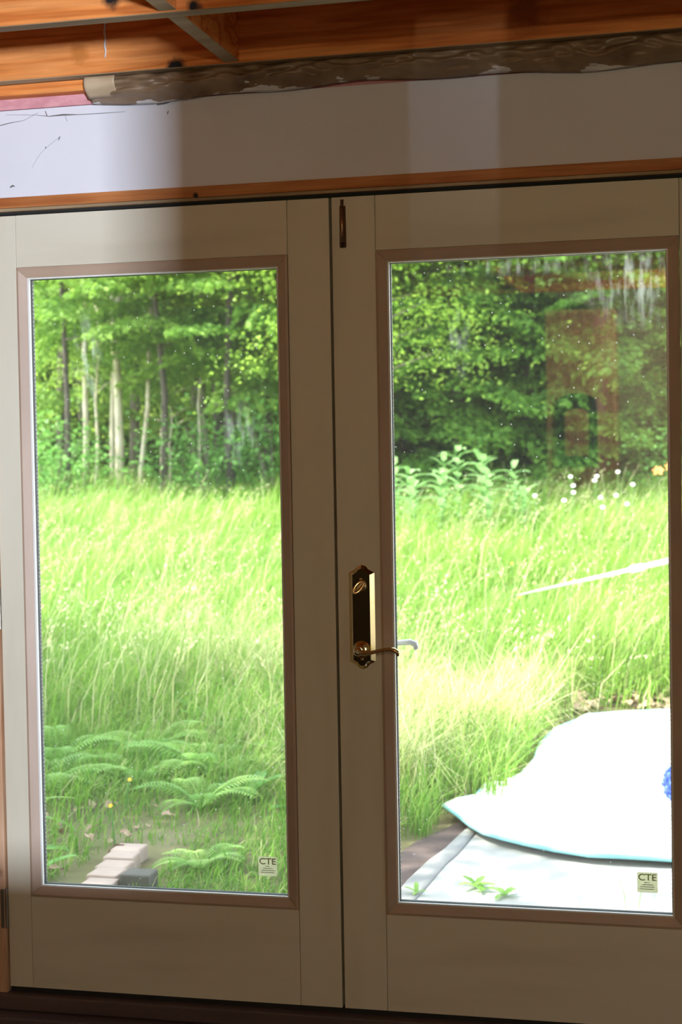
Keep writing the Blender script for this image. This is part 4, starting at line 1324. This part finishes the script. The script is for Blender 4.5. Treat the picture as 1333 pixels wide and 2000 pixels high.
fern(-1.80, 3.30, 8, .42, 'fern between the leftmost fern and the middle one')
fern(-2.35, 3.6, 8, .45, 'fern half hidden by the left frame of the left pane')
fern(-0.80, 3.15, 7, .36, 'fern beside the right frame of the left pane')
fern(-1.45, 4.25, 7, .42, 'fern highest up the slope in the left pane')
# broad-leaved weeds
def broad_weed(x_, y_, nl, length, width, label, mat='fern', elev=(.4, .9), name='broad_leaved_weed', grp='broad-leaved weeds near the doors', bend=.7, z=None):
    t = empty(name, (x_, y_, gz(x_, y_) if z is None else z), label, 'weed', grp)
    for i in range(nl):
        mb = MB()
        lance_leaf(mb, (0, 0, 0.005), 2 * PI * i / nl + random.uniform(-.3, .3), random.uniform(*elev), length * random.uniform(.8, 1.15), width, bend, 6)
        finish_leaves(mb, 'leaf', mat, t, random.uniform(.1, .7))
broad_weed(-1.16, 3.0, 5, .20, .085, 'broad-leaved weed on the right side of the left pane', 'shrub')
broad_weed(-1.72, 1.85, 5, .20, .07, 'broad-leaved weed at the lower left beside the bare soil', 'shrub')
broad_weed(-1.55, 1.55, 5, .17, .06, 'broad-leaved weed at the very bottom of the left pane', 'shrub')
broad_weed(-2.05, 2.3, 7, .45, .035, 'strap-leaved clump at the left edge above the bare soil', 'fern', (.2, .8), bend=1.1)
broad_weed(-0.85, 2.75, 5, .16, .06, 'small broad-leaved weed below the broad leaf', 'shrub')
broad_weed(-1.85, 4.6, 6, .28, .09, 'broad-leaved weed standing among the ferns', 'shrub', (.6, 1.1))

# ---------------------------------------------------------------- edging blocks, soil strip, sheet, quilt
M['block'] = noise_mat('weathered_block', [(0.3, (0.36, 0.27, 0.22)), (0.6, (0.50, 0.39, 0.33))], (6, 6, 6), 6, 0.9, 0.4, 0.01)
M['block_end'] = noise_mat('grey_block', [(0.3, (0.07, 0.065, 0.055)), (0.6, (0.13, 0.12, 0.10))], (6, 6, 6), 6, 0.9, 0.4, 0.01)
for i in range(5):
    b = MB()
    b.box(-0.058, 0.058, -0.055, 0.055, -0.03, 0.055)
    y_ = 1.36 + i * 0.125
    o = b.build('edging_block', 'block', origin=(0, 0, 0), bevel=0.006)
    o.location = (-1.215 - 0.02 * i, y_, -0.15 + 0.004 * (i % 2))
    o.rotation_euler.z = random.uniform(-.06, .06)
    tag(o, ('pinkish stone edging block nearest the doors', 'second stone edging block from the doors', 'middle one of the five stone edging blocks', 'fourth stone edging block from the doors', 'stone edging block farthest from the doors')[i], 'stone block', 'stone edging blocks in the lower left')
o = MB().box(-0.055, 0.055, -0.05, 0.05, -0.03, 0.075).build('edging_block', 'block_end', bevel=0.006)
o.location = (-1.095, 1.44, -0.15)
tag(o, 'dark grey stone block right of the pinkish edging blocks', 'stone block', 'stone edging blocks in the lower left')

M['edge_strip'] = noise_mat('brown_mat', [(0.3, (0.07, 0.045, 0.04)), (0.7, (0.13, 0.09, 0.08))], (8, 8, 8), 6, 0.95, 0.4, 0.01)
def cloth(name, outline, z, thick, mat, amp, label, cat, res=0.045, bands=None):
    """a lying cloth cut to an outline, gently wrinkled, with real thickness"""
    bm = bmesh.new()
    vs_ = [bm.verts.new((a, b, 0)) for a, b in outline]
    bm.faces.new(vs_)
    x0 = min(p[0] for p in outline); x1 = max(p[0] for p in outline)
    y0 = min(p[1] for p in outline); y1 = max(p[1] for p in outline)
    for k2 in range(1, int((x1 - x0) / res)):
        bmesh.ops.bisect_plane(bm, geom=bm.verts[:] + bm.edges[:] + bm.faces[:], plane_co=(x0 + k2 * res, 0, 0), plane_no=(1, 0, 0))
    for k2 in range(1, int((y1 - y0) / res)):
        bmesh.ops.bisect_plane(bm, geom=bm.verts[:] + bm.edges[:] + bm.faces[:], plane_co=(0, y0 + k2 * res, 0), plane_no=(0, 1, 0))
    for v in bm.verts:
        X_, Y_ = v.co.x, v.co.y
        v.co.z = z + max(0.0, gz(X_, Y_) + 0.15) + amp * (abs(math.sin(X_ * 5 + 2 * math.sin(Y_ * 3))) + abs(math.sin(Y_ * 6.3 + 1.4 * math.sin(X_ * 4))) + .4 * math.sin(X_ * 17 + Y_ * 11)) * .5
    bmesh.ops.recalc_face_normals(bm, faces=bm.faces)
    for f_ in bm.faces:
        if f_.normal.z < 0:
            f_.normal_flip()
    me = bpy.data.meshes.new(name)
    bm.to_mesh(me)
    bm.free()
    me.materials.append(M[mat])
    me.polygons.foreach_set('use_smooth', [True] * len(me.polygons))
    o = link(name, me)
    sd_ = o.modifiers.new('thickness', 'SOLIDIFY')
    sd_.thickness = thick
    sd_.offset = 1
    tag(o, label, cat)
    return o
cloth('soil_strip', [(-0.42, 0.5), (0.2, 0.5), (0.2, 2.75), (-0.12, 2.7), (-0.25, 2.3), (-0.33, 1.8), (-0.36, 1.3)], -0.149, 0.008, 'edge_strip', 0.006, 'dark brown felt strip between grass and white ground sheet', 'ground mat')
M['sheet'] = noise_mat('ground_sheet_white', [(0.3, (0.36, 0.36, 0.34)), (0.7, (0.44, 0.44, 0.42))], (2.5, 2.5, 2.5), 6, 0.7)
gs = cloth('ground_sheet', [(-0.20, 0.9), (2.5, 0.9), (2.5, 3.2), (0.0, 3.2), (-0.09, 2.42), (-0.17, 1.7)], -0.138, 0.004, 'sheet', 0.010, 'greyish white ground sheet lying in front of the right door', 'ground sheet')
M['hem'] = noise_mat('sheet_hem', [(0.3, (0.24, 0.24, 0.23)), (0.7, (0.31, 0.31, 0.30))], (6, 6, 6), 6, 0.8)
hm = cloth('hem', [(-0.196, 0.95), (-0.10, 0.95), (-0.085, 1.6), (-0.03, 2.42), (-0.084, 2.42), (-0.162, 1.7)], -0.1315, 0.003, 'hem', 0.010, None, None)
hm.parent = gs

def quilt_mat():
    mt, nt, b = mat_new('quilt_white_blue')
    L = nt.links.new
    tc = N(nt, 'ShaderNodeTexCoord')
    vo = N(nt, 'ShaderNodeTexVoronoi')
    vo.inputs['Scale'].default_value = 4.2
    L(tc.outputs['Object'], vo.inputs['Vector'])
    nz = N(nt, 'ShaderNodeTexNoise')
    nz.inputs['Scale'].default_value = 9
    L(tc.outputs['Object'], nz.inputs['Vector'])
    ad = N(nt, 'ShaderNodeMath', operation='MULTIPLY_ADD')
    ad.inputs[1].default_value = 0.5
    L(nz.outputs[0], ad.inputs[0])
    L(vo.outputs['Distance'], ad.inputs[2])
    rp = ramp(nt, [(0.0, (0.40, 0.66, 0.74)), (0.36, (0.46, 0.70, 0.76)), (0.40, (0.84, 0.86, 0.86)), (1.0, (0.86, 0.86, 0.86))])
    L(ad.outputs[0], rp.inputs[0])
    L(rp.outputs[0], b.inputs['Base Color'])
    b.inputs['Roughness'].default_value = 0.8
    return mt
M['quilt'] = quilt_mat()
M['binding'] = plain('binding_teal', (0.25, 0.55, 0.62), 0.7)
qo = [(-0.22, 2.75), (-0.14, 2.60), (-0.05, 2.40), (0.02, 2.28), (0.10, 2.20), (0.20, 2.12), (0.32, 2.05), (0.45, 2.01), (0.60, 2.00), (0.76, 2.03), (1.1, 2.02), (1.6, 2.1), (2.4, 2.1), (2.4, 5.35), (1.2, 5.4), (0.67, 5.36), (0.40, 5.28), (0.19, 5.20), (0.15, 5.0), (0.06, 4.65), (0.03, 4.2), (0.05, 3.8), (0.02, 3.45), (-0.04, 3.28), (-0.10, 3.2), (-0.12, 3.0), (-0.18, 2.9)]
qu = cloth('quilt', qo, -0.112, 0.016, 'quilt', 0.016, 'white quilt with pale blue pattern spread outside the right door', 'quilt')
edge = []
for (a, b) in qo:
    X_, Y_ = a, b
    zz = -0.112 + max(0.0, gz(X_, Y_) + 0.15) + .016 * (abs(math.sin(X_ * 5 + 2 * math.sin(Y_ * 3))) + abs(math.sin(Y_ * 6.3 + 1.4 * math.sin(X_ * 4))) + .4 * math.sin(X_ * 17 + Y_ * 11)) * .5
    edge.append((a, b, zz + 0.007))
bd = MB().tube(edge + [edge[0]], 0.009, 8, cap=False).build('binding', 'binding', smooth=True)
bd.parent = qu

# blue flower-shaped toy on the quilt
M['blue'] = plain('cornflower_blue', (0.06, 0.13, 0.62), 0.6)
by = empty('blue_flower_toy', (0.735, 2.88, -0.075), 'blue knobbly flower-shaped toy standing on the white quilt', 'toy')
cb = Vector((0.735, 2.88, 0.006))
kn = 0
for i in range(34):
    zf = 1 - 2 * (i + .5) / 34
    a = i * 2.39996
    rr = math.sqrt(1 - zf * zf)
    dd = Vector((rr * math.cos(a) * .72, rr * math.sin(a) * .72, zf))
    p = cb + Vector((dd.x * .040, dd.y * .040, dd.z * .060))
    mb = MB().lathe(p - dd * .022, [(.006, 0), (.009, .012), (.013, .026), (.011, .036), (.0005, .040)], dd, 8)
    mb.build('knob', 'blue', by, smooth=True)
MB().lathe(cb + Vector((0, 0, -.062)), [(.003, 0), (.022, .012), (.034, .045), (.034, .08), (.02, .112), (.001, .124)], (0, 0, 1), 14).build('core', 'blue', by, smooth=True)
MB().lathe(cb + Vector((0.02, 0, -.078)), [(.030, 0), (.034, .006), (.026, .02), (.001, .024)], (0, 0, 1), 14).build('base', 'nickel', by, smooth=True)

# seedlings on the sheet
def seedling(x_, y_, nl, length, label):
    broad_weed(x_, y_, nl, length, length * .38, label, 'fern', (.25, .8), 'seedling', 'seedlings on the white ground sheet', .6, z=-0.125)
seedling(0.09, 1.62, 5, .075, 'green seedling on the ground sheet, the left one')
seedling(0.12, 1.56, 4, .05, 'small seedling in front of the left seedling')
seedling(0.205, 1.52, 6, .06, 'yellowish seedling cluster in the middle of the sheet')
seedling(-0.10, 1.50, 4, .05, 'seedling at the left hem of the ground sheet')
x_ = np.array([0.62, 0.66, 0.70, 0.73, 0.78, 0.80]); y_ = np.array([1.42, 1.46, 1.40, 1.48, 1.45, 1.42])
V, q, t_, rn = blades(x_, y_, np.array([.16, .1, .14, .12, .2, .15]), np.full(6, .5), np.array([2.2, 1.2, .5, 2.6, .2, 3.0]), np.full(6, .003), np.full(6, .3))
V[:, 2] += 0.02
go = link('grass_wisps', np_mesh('grass_wisps', V, q, t_, rn, M['grass']))
tag(go, 'a few thin grass wisps poking up beside the sheet sticker corner', 'grass', kind='stuff')

# dead leaves behind the quilt
M['dead'] = noise_mat('dead_leaf_buff', [(0.3, (0.33, 0.21, 0.13)), (0.6, (0.50, 0.37, 0.26))], (12, 12, 12), 4, 0.8)
def dead_leaf_mesh(seed):
    r = random.Random(seed)
    mb = MB()
    L_, W_ = .10, .055
    vs_, fs = [], []
    for i in range(6):
        t = i / 5
        ww = W_ * math.sin(PI * (0.06 + 0.9 * t)) * r.uniform(.8, 1.1)
        cz = .018 * math.sin(t * 3 + r.random())
        vs_ += [((t - .5) * L_, -ww * .5, cz + .016 * r.random()), ((t - .5) * L_, 0, cz), ((t - .5) * L_, ww * .5, cz + .016 * r.random())]
    for i in range(5):
        a = i * 3
        fs += [(a, a + 1, a + 4, a + 3), (a + 1, a + 2, a + 5, a + 4)]
    mb.add(vs_, fs)
    return mb.mesh('dead_leaf', 'dead', (0, 0, 0), True)
DL = [dead_leaf_mesh(i) for i in range(4)]
for i in range(140):
    if i < 85:
        xx, yy = random.uniform(0.0, 1.1), random.uniform(5.42, 6.0)
    elif i < 110:
        xx, yy = random.uniform(-.14, .03), random.uniform(4.2, 5.2)
    else:
        xx, yy = random.uniform(-2.0, -1.35), random.uniform(1.5, 2.7)
    s_ = random.uniform(.7, 1.35) * (1.0 if i < 110 else 0.55)
    o = link('dead_leaf', DL[i % 4], None, (xx, yy, gz(xx, yy) + random.uniform(.005, .04)), (random.uniform(-.5, .5), random.uniform(-.5, .5), random.uniform(0, 6.28)), (s_, s_, s_))
    if i < 110:
        tag(o, 'curled buff dead leaf lying along the far edge of the quilt', 'dead leaf', 'dead leaves along the quilt')
    else:
        tag(o, 'curled buff dead leaf on the bare soil behind the edging blocks', 'dead leaf', 'dead leaves on the bare soil')

# ---------------------------------------------------------------- white telescopic pole across the grass
P0, P1 = Vector((-0.56, 8.0, 0.34)), Vector((0.77, 3.2, 0.93))
pd = (P1 - P0)
po = empty('telescopic_pole', P0, 'white telescopic pole slanting over the grass, black tip at left', 'pole')
tc_ = 0.82
M['pole'] = plain('pole_white', (0.62, 0.62, 0.60), 0.35, 0.0)
MB().tube([P0, P0 + pd * tc_], [0.010, 0.011], 12).build('thin_tube', 'pole', po, smooth=True)
MB().tube([P0 + pd * tc_, P0 + pd * 1.25], [0.0135, 0.0135], 12).build('thick_tube', 'pole', po, smooth=True)
MB().tube([P0 + pd * (tc_ - .03), P0 + pd * (tc_ - .02), P0 + pd * (tc_ + .02), P0 + pd * (tc_ + .03)], [0.015, 0.020, 0.020, 0.016], 12).build('collar', 'pole', po, smooth=True)
MB().tube([P0 - pd * .012, P0 + pd * .004], [0.012, 0.012], 10).build('tip', 'black', po, smooth=True)
pe = P0 + pd * 1.22
sk = empty('support_stake', (pe.x, pe.y, gz(pe.x, pe.y)), 'wooden stake with a notch holding up the white pole', 'stake')
MB().box(pe.x - .03, pe.x + .03, pe.y - .03, pe.y + .03, -0.2, pe.z - 0.022).build('post', 'jamb', sk, bevel=0.003)
for s_ in (-1, 1):
    MB().box(pe.x + s_ * .032 - .008, pe.x + s_ * .032 + .008, pe.y - .03, pe.y + .03, pe.z - 0.08, pe.z + .03).build('fork', 'jamb', sk)
